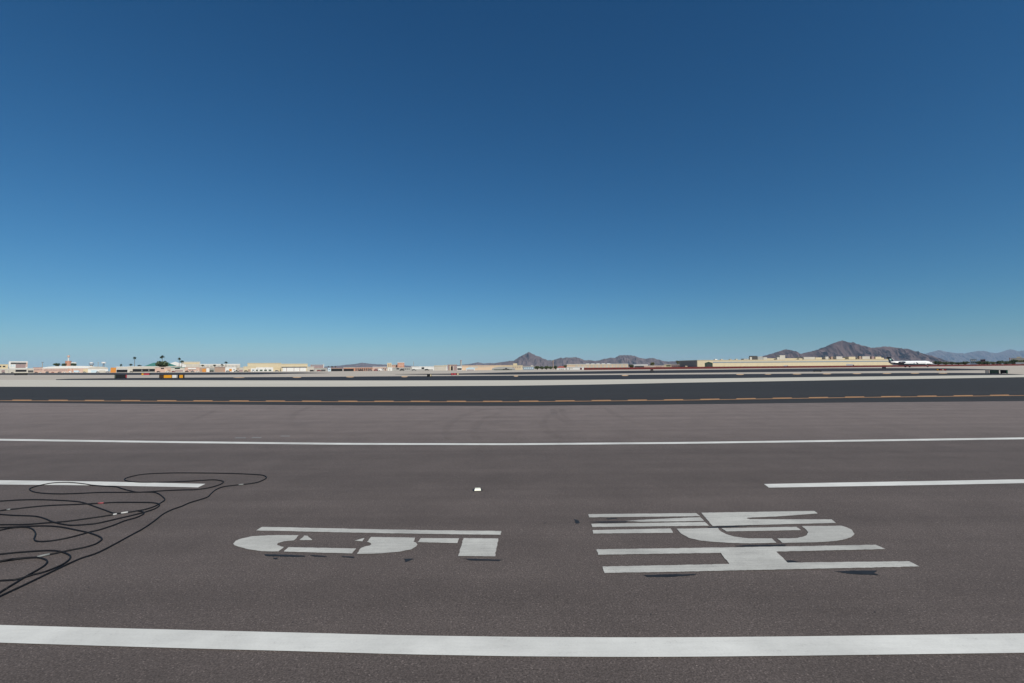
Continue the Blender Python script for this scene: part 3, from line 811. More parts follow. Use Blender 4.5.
top = hz(760, 359.7)[1]
boxo('wall', (0, W, 0, 36, 0, top - .4), CREAM, hg)
boxo('roof', (-.3, W + .3, -.3, 36.3, top - .397, top), CREAM, hg)
za, zb = hz(768, 361.5)[1], hz(768, 362.4)[1]
boxo('stripe', (hz(713, 362)[0], W - 1, -.25, .05, zb, za), BLUEGREY, hg)
boxo('flank_shade_panel', (-.25, .05, 1.5, 35, 0.02, top - .6), mat('shaded_flank_brown', (.24, .215, .20), .1), hg)  # the flank's shade is put into the darker colour of this sheet
for px in (724, 740, 757, 775, 800, 829, 858):
    xa = hz(px, 364)[0]
    boxo('door', (xa, xa + 1.6, -.12, .05, 0.02, 2.6), BEIGE, hg)
for a, b, y, mm in ((745, 750, 358.6, GREY), (751.2, 753.2, 356.8, PALE), (753.4, 758.6, 355.8, DGREY), (759, 764.2, 356.4, GREY), (764.6, 768.4, 357.2, PALE),
                    (781.2, 786.6, 355.2, PALE), (778.5, 781, 357.2, PALE), (800.5, 803.8, 358.4, CREAM), (805.2, 816.6, 357.0, PALE), (817, 823.4, 357.4, CREAM), (827, 830, 356.6, PALE), (832.6, 834.6, 356.6, BROWN),
                    (838, 844, 356.4, PALE), (850.4, 857, 356.7, CREAM), (861, 863, 356.2, BROWN), (864, 871.6, 356.3, PALE), (873.4, 876, 356.4, MAUVE), (877.2, 883, 356.7, CREAM), (716, 718.4, 359.0, WHITE), (722, 724, 359.0, PALE), (731, 733, 358.9, GREY), (737, 739, 358.8, PALE)):
    xa, xb = hz(a, 359)[0], hz(b, 359)[0]
    zt = max(top + .5, hz((a + b) / 2, y)[1])
    boxo('rooftop_unit', (xa, xb, 2, 2 + max(1.5, (xb - xa) * .8), top + .002, zt), mm, hg)
# its slightly higher rear hall between the roof units
xa, xb = hz(771, 359)[0], hz(889, 359)[0]
boxo('rear_hall', (xa, xb, 6, 40, top + .003, hz(840, 357.9)[1]), CREAM, hg)

B('barn', 'dark green gabled barn standing against the great cream hangar', 'barn', 704.8, 712.8, 361.7, 480, 10, GREENP, 'gable', GREENP, eave=363, feats=[('barn_door', 707, 710.6, 364, 368.6, DGREY)], over=.1)
B('utility_hut', 'tiny pale yellow hut at the foot of the dark flank of the great hangar', 'hut', 685.2, 687.4, 365.8, 470, 2.5, CREAM, feats=[('door', 685.8, 686.8, 366.6, 369, BROWN)], over=.05)

# right background
B('control_tower', 'grey open framed tower block above the trees right of the jet nose', 'building', 970.5, 977, 358.9, 900, 10, BLUEGREY, feats=[('window', 971.2, 976.4, 360, 361, PALE, .2, 3), ('window', 971.2, 976.4, 361.8, 363, GREENP, .2, 3)], roofm=GREY)
B('office_building', 'dark maroon block rising above the trees near the right edge', 'building', 980.8, 985.8, 359.3, 900, 10, mat('maroon_brick', (0.10, 0.035, 0.05), .1), feats=[('window', 981.4, 985.4, 360, 361, BLACK, .1, 3)], roofm=MAUVE)
B('parking_structure', 'tan multi level building at the far right edge of the photo', 'building', 1011.5, 1045, 357.8, 800, 20, BROWN, feats=[('parapet', 1012, 1044, 358.4, 359.6, PALE, .2), ('bay_opening', 1013, 1040, 360.2, 361.4, DGREY, .1, 4), ('penthouse', 1017.4, 1022, 356.6, 358, CREAM)], roofm=PALE)
B('warehouse', 'low white warehouse just behind the red fence at the right edge', 'warehouse', 1016, 1050, 362.2, 620, 12, WHITE, feats=[('door', 1022, 1024, 363.2, 365, GREY)], roofm=WHITE)
B('bungalow', 'small pale bungalow between dark trees behind the right of the red fence', 'building', 995, 999.5, 363, 640, 8, PALE, 'hip', BROWN, eave=363.8, feats=[('window', 996, 998.6, 364, 364.6, DGREY, .1, 2)])

# ------------------------------------------------- towers, masts, chimneys
def tower(label, px, ytop, ybase, Z, name, cat, parts):
    base = at_depth(px, 370, Z)
    base.z = 0
    root = empty(name, label, cat, base)
    for nm, half, ya, yb, mm in parts:
        za = at_depth(px, ya, Z).z
        zb = max(0, at_depth(px, yb, Z).z) if yb < 371 else 0
        bm = bmesh.new()
        hw = half * Z / FPX
        n = 10
        a = [bm.verts.new((hw * math.cos(k * 2 * math.pi / n), hw * math.sin(k * 2 * math.pi / n), zb)) for k in range(n)]
        b = [bm.verts.new((hw * .9 * math.cos(k * 2 * math.pi / n), hw * .9 * math.sin(k * 2 * math.pi / n), za)) for k in range(n)]
        for k in range(n):
            bm.faces.new((a[k], a[(k + 1) % n], b[(k + 1) % n], b[k]))
        bm.faces.new(a)
        bm.faces.new(b)
        link(nm, bm, mm, root)
    return root


tower('slim pink topped white tower standing over the vaulted terminal', 68, 355, 370, 1000, 'control_tower', 'tower',
      [('base', 2.6, 360.9, 380, TERRA), ('shaft', .55, 357.4, 361, WHITE), ('cab', 1.1, 355.4, 357.3, PINK)])
tower('squat control tower with a white cap over a dark cab, left of two', 91.2, 362, 370, 950, 'control_tower', 'tower', [('shaft', 1.3, 364.8, 380, PALE), ('cab', 2.1, 363.3, 364.9, BLUEGREY), ('cap', 1.5, 362.3, 363.2, WHITE)])
tower('taller slim control tower with a white cap, right of two', 103.4, 361.8, 370, 950, 'control_tower', 'tower', [('shaft', .8, 363.4, 380, BLUEGREY), ('cap', 1.9, 362, 363.3, WHITE)])
tower('red roofed water tank beside the pink topped tower', 73.6, 362, 370, 980, 'water_tank', 'tank', [('leg_frame', 1.6, 363.6, 380, BLUEGREY), ('tank', 2.2, 362.2, 363.5, WHITE)])
tower('tall grey chimney rising over the mid skyline', 461, 360, 370, 440, 'chimney', 'chimney', [('shaft', .85, 361.2, 380, GREY), ('rim', .95, 360.2, 361.1, MAUVE)])
tower('thin dark radio mast over the white warehouse', 413.6, 361.5, 370, 600, 'radio_mast', 'mast', [('pole', .22, 361.5, 380, GREY), ('antenna', .4, 363.4, 364.2, GREY)])
tower('white pole right of the mauve grey office', 323.6, 364, 370, 500, 'flag_pole', 'pole', [('pole', .4, 364.3, 380, WHITE), ('finial', .5, 363.9, 364.3, WHITE)])
tower('dark pole among the trees below the purple peak', 553.2, 360, 370, 430, 'utility_pole', 'pole', [('pole', .42, 360.2, 380, BROWN), ('crossarm', .9, 360.8, 361.3, BROWN)])
tower('short dark light mast left of the vaulted terminal', 42.2, 361.6, 370, 800, 'light_mast', 'mast', [('pole', .35, 362.5, 380, GREY), ('lamp_head', .9, 361.9, 362.6, BLUEGREY)])
tower('thin white topped light mast between the two squat control towers', 98, 362, 370, 900, 'light_mast', 'mast', [('pole', .2, 362.8, 380, GREY), ('lamp_head', .5, 362.3, 362.9, GREY)])
tower('dark pole before the tan building at the right edge', 1010.5, 357.6, 370, 700, 'utility_pole', 'pole', [('pole', .4, 357.6, 380, MAUVE), ('crossarm', .8, 358.2, 358.6, MAUVE)])


# -------------------------------------------------------------- vegetation
def leaf_cloud(bm, c, rx, ry, rz, n, size, rnd):
    for _ in range(n):
        while True:
            p = Vector((rnd.uniform(-1, 1), rnd.uniform(-1, 1), rnd.uniform(-1, 1)))
            if p.length <= 1:
                break
        p = Vector((c[0] + p.x * rx, c[1] + p.y * ry, c[2] + p.z * rz))
        d = Vector((rnd.gauss(0, 1), rnd.gauss(0, 1), rnd.gauss(0, 1))).normalized()
        e = d.orthogonal().normalized()
        f = d.cross(e)
        s = size * rnd.uniform(.6, 1.3)
        bm.faces.new([bm.verts.new(p + q) for q in (e * s, f * s * .6, -e * s, -f * s * .6)])


def tree(label, x0, x1, ytop, ybot, Z, leaves, group=None, seed=0, cat='tree'):
    rnd = random.Random(seed + int(x0 * 10))
    xm = (x0 + x1) / 2
    base = at_depth(xm, 368, Z)
    base.z = 0
    w = (x1 - x0) * Z / FPX / 2
    zt = at_depth(xm, ytop, Z).z
    zb = max(0.4, at_depth(xm, ybot, Z).z)
    root = empty('leafy_tree', label, cat, base, 0, group)
    bm = bmesh.new()
    tube(bm, [Vector((0, 0, 0)), Vector((w * .05, 0, zb)), Vector((0, 0, (zb + zt) / 2))], [w * .12 + .08, w * .09 + .06, w * .04 + .03], 7)
    for k in range(4):
        a = k * 1.6 + rnd.random()
        tube(bm, [Vector((0, 0, zb * .8)), Vector((math.cos(a) * w * .6, math.sin(a) * w * .6, zb + (zt - zb) * .55))], [w * .06 + .04, .03], 5)
    link('trunk', bm, BARK, root)
    bm = bmesh.new()
    n = 7
    hh = (zt - zb) / 2
    for k in range(n):
        a = k * 2 * math.pi / n + rnd.random()
        rr_ = rnd.uniform(.25, .62)
        leaf_cloud(bm, (math.cos(a) * w * rr_, math.sin(a) * w * rr_, zb + hh * rnd.uniform(.6, 1.35)), w * .42, w * .42, hh * .5, 70, w * .13, rnd)
    leaf_cloud(bm, (0, 0, zb + hh), w * .7, w * .7, hh * .9, 120, w * .13, rnd)
    link('crown', bm, leaves, root)
    return root


def palm(label, px, ytop, ycrown, Z, wpx, group='fan palms on the left skyline'):
    rnd = random.Random(int(px * 7))
    base = at_depth(px, 368, Z)
    base.z = 0
    zt = at_depth(px, ytop, Z).z
    zc = at_depth(px, ycrown, Z).z
    w = wpx * Z / FPX / 2
    cz = (zt + zc) / 2
    root = empty('palm_tree', label, 'palm tree', base, 0, group)
    bm = bmesh.new()
    lean = rnd.uniform(-.4, .4)
    tube(bm, [Vector((lean, 0, 0)), Vector((lean * .6, 0, cz * .5)), Vector((0, 0, cz))], [.34, .26, .22], 8)
    link('trunk', bm, BARK, root)
    bm = bmesh.new()
    hh = (zt - zc) / 2
    for k in range(34):
        a = rnd.uniform(0, 2 * math.pi)
        el = rnd.uniform(-.9, 1.3)
        d = Vector((math.cos(a) * math.cos(el) * w, math.sin(a) * math.cos(el) * w, math.sin(el) * hh * 1.1))
        side = Vector((-math.sin(a), math.cos(a), 0)) * w * .22
        c = Vector((0, 0, cz))
        q = [c, c + d * .65 + side, c + d + Vector((0, 0, -hh * .25)), c + d * .65 - side]
        bm.faces.new([bm.verts.new(t) for t in q])
    link('crown', bm, PALMG, root)


palm('tall palm standing alone left of the teal roof', 134.4, 356.2, 359.4, 640, 3.6)
palm('tallest palm with the biggest crown, above the dark leafy tree', 162.0, 354.9, 359.2, 640, 4.8)
palm('tall palm right of the white gabled hangar roof, higher of two', 179.0, 357.3, 360.2, 660, 3.4)
palm('palm with a drooping crown beside the beige warehouse, lower of two', 181.8, 360.1, 362.8, 650, 4.6)
palm('short palm over the white canopy left of the tall palm', 130.6, 363.4, 365.9, 600, 4.2)
palm('small palm leftmost in front of the thin roofed pale warehouse', 202.4, 364.6, 366.3, 580, 4.0)
palm('small palm at the left corner above the brown block', 214.5, 364.4, 366.2, 580, 3.6)
palm('small bushy palm above the right part of the brown block', 222.0, 363.6, 366.0, 580, 3.8)
palm('palm highest in front of the thin roofed pale warehouse', 225.8, 361.3, 363.6, 580, 4.4)
palm('tiny palm leftmost of three beside the mauve office', 328.4, 365.9, 367.4, 520, 1.8)
palm('tiny palm in the middle of three beside the mauve office', 332.0, 365.8, 367.2, 520, 2.2)
palm('tiny palm rightmost of three beside the mauve office', 335.4, 365.9, 367.3, 520, 1.8)
palm('short dark palm above the canopy near the orange container', 121.0, 363.6, 366.6, 620, 2.6)
palm('short spreading palm left end of the teal roof', 139.6, 364.6, 366.5, 600, 4.4)
tree('dark leafy tree in front of the teal roofed pavilion', 154.6, 169.8, 360.6, 367.0, 620, LEAFD)
tree('round dark tree left of the pink topped tower', 53.8, 59.6, 362.7, 366.6, 850, LEAFD)
tree('round dark tree directly at the foot of the pink topped tower', 61.2, 66.4, 362.9, 366.6, 850, LEAFD)
tree('dark tree right of the pink topped tower, below the tank', 71, 76.6, 362.6, 366.8, 850, LEAFD)
TG = 'shrubby trees below the purple peak'
for i, (a, b, y, lab) in enumerate(((534, 540.5, 366.6, 'leftmost shrubby tree right of the blue grey office'), (539.5, 544.5, 366.9, 'second shrubby tree right of the blue grey office'),
                                    (543.5, 549.5, 366.4, 'shrubby tree midway between the blue grey office and the dark pole'), (548.6, 553, 366.8, 'shrubby tree just left of the dark pole'),
                                    (553.2, 558, 366, 'dense tree just right of the dark pole'))):
    tree(lab, a - .4, b + .4, y - .8, 369.2, 410 + i * 6, LEAFD if i in (1, 4) else LEAFM, TG, i)
tree('dark tree between the red roofed bungalow and the white block', 561.6, 567.4, 364.6, 368.6, 440, LEAFD)
tree('olive tree above the low pinkish wall building', 650.2, 655.4, 361.8, 365.8, 540, LEAFO)
tree('dark conifer like tree left of the black block', 675.8, 679.4, 359.8, 364.6, 560, LEAFO)
tree('dark tree at the right end of the ribbed peach warehouse', 628.4, 634.6, 364.2, 368, 540, LEAFD)
tree('small olive tree showing over the roofline at the left of the great hangar', 774.8, 778.8, 358.0, 361.8, 620, LEAFO)
tree('small olive tree showing over the great hangar roof beside the jet tail', 886.5, 891.5, 356.6, 361, 640, LEAFO)
TG = 'trees behind the right part of the red fence'
RT_ = [(934, 943, 361.4, 'bushy tree right of the jet nose'), (942, 950, 362.2, 'low tree second from the jet nose'), (949, 955.5, 361.9, 'dark tree left of the grey tower block'),
       (955, 962.5, 362.4, 'broad low tree left of the grey tower block'), (961.5, 969, 361.8, 'tree touching the left side of the grey tower block'), (976.5, 982.5, 360.9, 'tree between the grey tower block and the maroon block'),
       (983.5, 991, 361.3, 'tree right below the maroon block'), (990, 996, 361.9, 'tree left of the small pale bungalow'), (996.5, 1003.5, 360.7, 'tree taller than the small pale bungalow beside it'),
       (1003, 1010.5, 361.3, 'dark tree left of the pole near the right edge'), (1008.5, 1019, 359.4, 'big dark tree before the tan building at the right edge'), (1019, 1030, 360.2, 'dark tree cut by the right photo edge')]
for i, (a, b, y, lab) in enumerate(RT_):
    tree(lab, a, b, y - .5, 364.6, 640 + (i % 4) * 15, (LEAFD, LEAFM, LEAFD, LEAFO)[i % 4] if i not in (3,) else LEAFM, TG, i)

# ------------------------------------------------------------ red fence
FX = [584 + 10 * k for k in range(62)]
fl, ft_ = [], []
for px in FX:
    inv = 2.75 - 0.95 * (px - 584) / 440
    Zf = H * FPX / max(1.2, inv)
    p = at_depth(px, 366, Zf)
    fl.append(Vector((p.x, p.y, 0)))
FH = 1.55
base = fl[0].copy()
fence = empty('barrier_fence', 'long dark red solid fence running across the right half of the airfield', 'fence', base)
bm = bmesh.new()
prev = None
for p in fl:
    q = p - base
    cur = [bm.verts.new(q + Vector(d)) for d in ((0, -.08, .05), (0, .08, .05), (0, .08, FH), (0, -.08, FH))]
    if prev:
        for k in range(4):
            bm.faces.new((prev[k], prev[(k + 1) % 4], cur[(k + 1) % 4], cur[k]))
    else:
        bm.faces.new(cur)
    prev = cur
bm.faces.new(prev)
link('boards', bm, DKRED, fence)
for p in fl[::2]:
    q = p - base
    boxo('post', (q.x - .09, q.x + .09, q.y - .16, q.y - .085, 0, FH + .12), DKRED, fence)


# ------------------------------------------------------------ airfield signs
def sign(label, x0, x1, yt, yb, panels, back, group=None):
    xm = (x0 + x1) / 2
    g0 = ground(xm, yb)
    mid, W, rz, rng, xm = frame(x0, x1, g0.y)
    root = empty('airfield_sign', label, 'sign', mid, rz, group)
    zt = at_range(xm, yt, rng).z
    leg = max(.08, zt * .16)
    boxo('cabinet', (-W / 2, W / 2, 0, .35, leg, zt), back, root, .03)
    for s in (-.38, .38):
        boxo('leg', (s * W - .05, s * W + .05, .1, .25, 0, leg + .04), BLACK, root)
    for nm, a, b, mm in panels:
        xa = (a - x0) / (x1 - x0) * W - W / 2
        xb = (b - x0) / (x1 - x0) * W - W / 2
        boxo(nm, (xa + .03, xb - .03, -.03, .05, leg + .06, zt - .06), mm, root)
    return root


SG = 'airfield guidance signs'
sign('wide black backed airfield sign with green and red ends at left', 114.8, 127.2, 374.6, 378.8, [('green_end', 114.9, 116.2, GREENP), ('face', 116.4, 125.6, BLACK), ('red_end', 125.8, 127.1, RED)], BLACK, SG)
sign('orange and white airfield sign with a dark left panel', 159.4, 177.2, 374.8, 378.8, [('dark_panel', 159.6, 163.6, mat('dark_brown_panel', (.06, .035, .02), .1)), ('yellow_panel', 163.8, 172, YELLOW), ('white_panel', 172.2, 177, WHITE)], BLACK, SG)
sign('short yellow airfield sign in a black frame right of the orange one', 177.9, 184.8, 374.7, 378.8, [('yellow_panel', 179.4, 183.3, YELLOW)], BLACK, SG)
sign('small far red airfield sign with a yellow end at left', 141.6, 151, 373.3, 375.4, [('yellow_panel', 141.7, 143.8, YELLOW), ('red_panel', 144, 149.6, RED)], BLACK, SG)
sign('small far red airfield sign with two red faces near the middle', 450.8, 459, 373.1, 375.4, [('red_panel', 451, 453.4, RED), ('red_panel', 453.6, 456.4, RED), ('tan_panel', 457, 458.8, BEIGE)], BLACK, SG)
sign('black airfield sign with a pale yellow edge near the middle', 427, 431.8, 374.2, 377, [('face', 427.2, 429.8, BLACK), ('yellow_edge', 430, 431.6, CREAM)], BLACK, SG)
sign('yellow and red airfield sign in front of the jet nose', 936, 946.4, 368.9, 370.9, [('yellow_panel', 936.4, 938.6, YELLOW), ('red_panel', 940, 941.6, RED), ('white_panel', 941.8, 944, PINK), ('red_panel', 944.2, 946.2, RED)], BLACK, SG)
sign('dull green backed airfield sign at the right', 989.4, 998.8, 369.9, 374.2, [('green_face', 989.6, 998.6, GREENP)], DGREY, SG)
sign('black airfield sign with a green end beside the dull green one', 1000, 1007.6, 369.9, 374.0, [('face', 1000.2, 1006, BLACK), ('green_end', 1006.2, 1007.5, mat('bright_green_panel', (.08, .3, .18), .1))], BLACK, SG)
sign('pale pink end board left of the dull green sign', 985, 989, 370.2, 373.4, [('face', 985.2, 988.8, PALE)], PINK, SG)
sign('flat black airfield sign on the far runway below the great hangar', 813, 821.6, 370.6, 372.0, [('face', 813.3, 821.3, BLACK)], BLACK, SG)
sign('small dark sign box on the grass left below the jet tail', 882, 886, 366.9, 368.8, [('face', 882.2, 885.8, DGREY)], BLACK, SG)
sign('narrow dark airfield sign before the olive tree and red fence', 650.4, 653.2, 369.3, 372.4, [('face', 650.6, 653, DGREY)], BLACK, SG)
sign('low black airfield sign by the far runway at the left edge', 14.5, 28, 373.0, 375.5, [('face', 15, 27.5, BLACK)], BLACK, SG)


# ----------------------------------------------------------------- vehicles
def vehicle(name, label, cat, x0, x1, yt, yb, bodym, kind='van', Z=None):
    xm = (x0 + x1) / 2
    # distance from the width of a real vehicle
    Lm = {'van': 5.4, 'truck': 8.5, 'pickup': 5.3}[kind]
    x0, x1 = xm - Lm * FPX / Z / 2, xm + Lm * FPX / Z / 2
    mid, W, rz, rng, xm = frame(x0, x1, Z)
    root = empty(name, label, cat, mid, rz)
    Hh = {'van': 2.1, 'truck': 3.1, 'pickup': 1.8}[kind]
    if kind == 'van':
        prof = [(-.5, .35), (.5, .35), (.5, 1.05), (.36, 1.2), (.26, Hh), (-.5, Hh)]
    elif kind == 'truck':
        prof = [(-.5, .6), (.5, .6), (.5, 1.5), (.45, 2.3), (.3, 2.4), (.28, Hh), (-.5, Hh)]
    else:
        prof = [(-.5, .4), (.5, .4), (.5, 1.0), (.22, 1.1), (.1, Hh), (-.12, Hh), (-.16, 1.1), (-.5, 1.05)]
    bm = bmesh.new()
    a = [bm.verts.new((p * W, 0, q)) for p, q in prof]
    b = [bm.verts.new((p * W, 1.9, q)) for p, q in prof]
    bm.faces.new(a)
    bm.faces.new(b)
    for i in range(len(prof)):
        j = (i + 1) % len(prof)
        bm.faces.new((a[i], a[j], b[j], b[i]))
    link('body', bm, bodym, root)
    for s in (-.32, .32):
        for y in (-.06, 1.72):
            bm = bmesh.new()
            tube(bm, [Vector((s * W, y, .38)), Vector((s * W, y + .24, .38))], .38, 12)
            link('wheel', bm, TYRE, root)
    wx = {'van': (.1, .3), 'truck': (.31, .44), 'pickup': (-.1, .12)}[kind]
    wz = {'van': (1.2, 1.8), 'truck': (1.5, 2.2), 'pickup': (1.15, 1.65)}[kind]
    boxo('side_window', (wx[0] * W, wx[1] * W, -.02, .03, *wz), GLASS, root)
    return root


vehicle('van', 'small pale van parked against the great cream hangar', 'van', 784, 789, 364, 366.4, LBLUE, 'van', 490)
vehicle('box_truck', 'white box truck parked along the great cream hangar', 'truck', 845, 856, 363.6, 366.6, WHITE, 'truck', 500)
vehicle('pickup_truck', 'black pickup parked before the grey garage right of the small orange door', 'pickup', 233, 240, 370, 373, BLACK, 'pickup', 486)
vehicle('van', 'white van parked before the pink terminal wall, left of two', 'van', 69, 72.4, 370, 373, WHITE, 'van', 680)
vehicle('box_truck', 'pale blue box truck parked before the pink terminal wall', 'truck', 73.4, 80.4, 369.6, 373, LBLUE, 'truck', 676)
vehicle('van', 'white van parked before the terracotta row building', 'van', 379, 383.4, 370.6, 372.4, WHITE, 'van', 440)
vehicle('pickup_truck', 'dark pickup parked on the apron by the olive grey hut', 'pickup', 503, 509, 369, 371, DGREY, 'pickup', 385)

def car_at(label, px, Z, bodym, L=4.4, cat='car'):
    mid, W, rz, rng, xm = frame(px - L * FPX / Z / 2, px + L * FPX / Z / 2, Z)
    root = empty('parked_car', label, cat, mid, rz, 'cars parked along the far buildings')
    prof = [(-.5, .3), (.5, .3), (.5, .75), (.3, .85), (.14, 1.45), (-.3, 1.45), (-.47, .9)]
    bm = bmesh.new()
    a = [bm.verts.new((p * W, 0, q)) for p, q in prof]
    b = [bm.verts.new((p * W, 1.75, q)) for p, q in prof]
    bm.faces.new(a)
    bm.faces.new(b)
    for i in range(len(prof)):
        j = (i + 1) % len(prof)
        bm.faces.new((a[i], a[j], b[j], b[i]))
    link('body', bm, bodym, root)
    for s in (-.31, .3):
        bm = bmesh.new()
        tube(bm, [Vector((s * W, -.04, .32)), Vector((s * W, 1.79, .32))], .32, 12)
        link('wheel_pair', bm, TYRE, root)
    boxo('side_window', (-.26 * W, .13 * W, -.02, .03, .92, 1.36), GLASS, root)


CW, CB, CR_, CG = WHITE, BLACK, mat('dark_red_car_paint', (.2, .02, .02), .05, 1, .3), mat('grey_car_paint', (.12, .13, .14), .05, 1, .3)
for px, Z, mm, lab in ((4, 680, CG, 'grey car parked before the long low whitish shed'), (-6, 680, CW, 'white car parked before the long low whitish shed, cut by the photo edge'),
                       (12.6, 675, CB, 'black car parked at the right corner of the whitish shed'), (36.6, 690, CB, 'black car parked before the low terracotta building'), (40.6, 690, CW, 'white car parked before the low terracotta building'),
                       (47, 680, CG, 'grey car parked at the left end of the vaulted terminal'), (53, 680, CR_, 'dark red car parked before the vaulted terminal'), (59.4, 680, CB, 'black car parked before the vaulted terminal, right of the dark red one'),
                       (64.6, 680, CW, 'white car parked left of the white van at the vaulted terminal'), (84.8, 625, CG, 'grey car parked under the beige canopy of the vaulted terminal'), (98, 620, CB, 'black car parked before the small beige arched hangar'),
                       (107.6, 620, CG, 'grey car parked left of the orange container'), (131.5, 585, CB, 'black car parked left of the wide black shed opening'), (158.6, 540, CB, 'black car parked left before the pinkish workshop'), (167.6, 540, CW, 'white car parked right before the pinkish workshop'),
                       (173.6, 530, CR_, 'dark red car parked before the grey workshop with two bays'), (187, 535, CB, 'black car parked before the flat tan workshop'), (192.6, 535, CG, 'grey car parked before the flat tan workshop'), (197.6, 535, CW, 'white car parked before the flat tan workshop'),
                       (211.8, 505, CB, 'black car parked left of the brown windowless block'), (228, 488, CG, 'grey car parked before the white garage with the small orange door'), (246.2, 485, CB, 'black car parked before the cream garage'), (253.6, 485, CW, 'white car parked before the cream garage'),
                       (277, 520, CG, 'grey car parked between the two beige hangar door rows'), (312, 455, CB, 'black car parked before the small cream shed'), (319, 448, CR_, 'dark red car parked before the grey shed'),
                       (361, 440, CB, 'black car parked before the terracotta row building'), (370, 440, CG, 'grey car parked before the terracotta row building'), (376, 440, CR_, 'dark red car parked before the white roofed building with brown bays'),
                       (402, 430, CB, 'black car parked before the long grey shed'), (414, 430, CG, 'grey car parked left before the long white warehouse'), (427, 430, CB, 'black car parked right before the long white warehouse')):
    car_at(lab, px, Z, mm)

# ---------------------------------------------------------------- the jet
JZ = 335.0
jl, jr = at_depth(886.5, 366, JZ), at_depth(934.2, 366, JZ)
JL = jr.x - jl.x
jet = empty('jet_airliner', 'white regional jet with a navy belly and tail taxiing at the right', 'airplane', ((jl.x + jr.x) / 2, JZ, 0), R(1.0))
k_ = JL / 36.0


def loft(stations, n=20):
    bm = bmesh.new()
    rings = []
    for x, z, ry, rz_ in stations:
        rings.append([bm.verts.new((x * k_, ry * k_ * math.cos(a), (z + rz_ * math.sin(a)) * k_)) for a in [2 * math.pi * q / n for q in range(n)]])
    for a, b in zip(rings, rings[1:]):
        for q in range(n):
            bm.faces.new((a[q], a[(q + 1) % n], b[(q + 1) % n], b[q]))
    bm.faces.new(rings[0])
    bm.faces.new(rings[-1])
    return bm


st = [(-16.6, 4.0, .12, .15), (-15, 3.85, .5, .55), (-12, 3.55, 1.05, 1.1), (-9, 3.3, 1.45, 1.5), (-7.5, 3.22, 1.6, 1.64), (-6, 3.17, 1.64, 1.7), (-3, 3.15, 1.65, 1.72), (0, 3.15, 1.65, 1.72), (8, 3.15, 1.65, 1.72), (12, 3.15, 1.62, 1.7), (14, 3.05, 1.4, 1.45), (15.8, 2.8, 1.0, 1.0), (17.2, 2.5, .5, .47), (17.9, 2.38, .1, .1)]
bm = loft(st)
bm.normal_update()
for f in bm.faces:
    _c = f.calc_center_median() / k_
    if _c.z < 2.7 + max(0, -3.5 - _c.x) * .13:
        f.material_index = 1
link('fuselage', bm, [JETWHITE, NAVY], jet, True)


def slab(pts, th, axis):
    """thin tapered panel from an outline; axis = thickness direction"""
    bm = bmesh.new()
    off = Vector(axis) * th / 2
    a = [bm.verts.new((Vector(p) + off) * k_) for p in pts]
    b = [bm.verts.new((Vector(p) - off) * k_) for p in pts]
    bm.faces.new(a)
    bm.faces.new(list(reversed(b)))
    for i in range(len(pts)):
        j = (i + 1) % len(pts)
        bm.faces.new((a[i], a[j], b[j], b[i]))
    return bm


fin = link('tail_fin', slab([(-11.2, 0, 4.2), (-14.6, 0, 7.9), (-17.4, 0, 7.9), (-15.9, 0, 3.9)], .3, (0, 1, 0)), NAVY, jet)
link('fin_emblem', slab([(-14.2, 0, 5.4), (-14.9, 0, 6.5), (-15.9, 0, 6.5), (-15.3, 0, 5.4)], .36, (0, 1, 0)), mat('pale_green_emblem', (.35, .55, .5), .05), fin)
link('fin_stripe', slab([(-12.4, 0, 5.1), (-14.3, 0, 7.2), (-14.0, 0, 7.2), (-12.1, 0, 5.1)], .38, (0, 1, 0)), JETWHITE, fin)
for s in (1, -1):
    link('tailplane', slab([(-14.9, 0.16 * s, 7.75), (-17.0, 4.0 * s, 7.9), (-18.0, 4.0 * s, 7.9), (-17.6, 0.16 * s, 7.75)], .16, (0, 0, 1)), NAVY, jet)
    w = link('wing', slab([(3.2, 1.2 * s, 1.9), (-3.6, 11.8 * s, 2.5), (-5.0, 11.8 * s, 2.5), (-3.0, 1.2 * s, 1.9)], .3, (0, 0, 1)), mat('shaded_wing_slate', (.10, .11, .14), .06), jet)  # dark wing colour holds the shadow of its underside
    link('winglet', slab([(-3.9, 11.85 * s, 2.55), (-5.4, 12.2 * s, 3.7), (-6.2, 12.2 * s, 3.7), (-5.1, 11.85 * s, 2.55)], .12, (0, 1, 0)), NAVY, w)
    bm = bmesh.new()
    cy = 2.5 * s
    tube(bm, [Vector(q) * k_ for q in ((-6.3, cy, 3.75), (-7.2, cy, 3.75), (-9.6, cy, 3.72), (-10.8, cy, 3.7))], [.62 * k_, .78 * k_, .72 * k_, .45 * k_], 16)
    e = link('engine', bm, NAVY, jet, True)
    bm = bmesh.new()
    tube(bm, [Vector(q) * k_ for q in ((-6.02, cy, 3.75), (-6.28, cy, 3.75))], [.62 * k_, .66 * k_], 16)
    link('intake', bm, BLACK, e)
    link('pylon', slab([(-7.2, 1.2 * s, 3.6), (-9.4, 1.2 * s, 3.6), (-9.4, 1.9 * s, 3.72), (-7.2, 1.9 * s, 3.72)], .2, (0, 0, 1)), NAVY, jet)
for gx, gy in ((-2.2, 1.9), (-2.2, -1.9), (13.2, 0)):
    bm = bmesh.new()
    tube(bm, [Vector((gx, gy, 1.9)) * k_, Vector((gx, gy, .4)) * k_], .11 * k_, 8)
    lg = link('landing_leg', bm, ALU, jet)
    for d in (-.28, .28):
        bm = bmesh.new()
        rw = .42 if gy else .3
        tube(bm, [Vector((gx, gy + d - .12, rw)) * k_, Vector((gx, gy + d + .12, rw)) * k_], rw * k_, 14)
        link('wheel', bm, TYRE, lg)
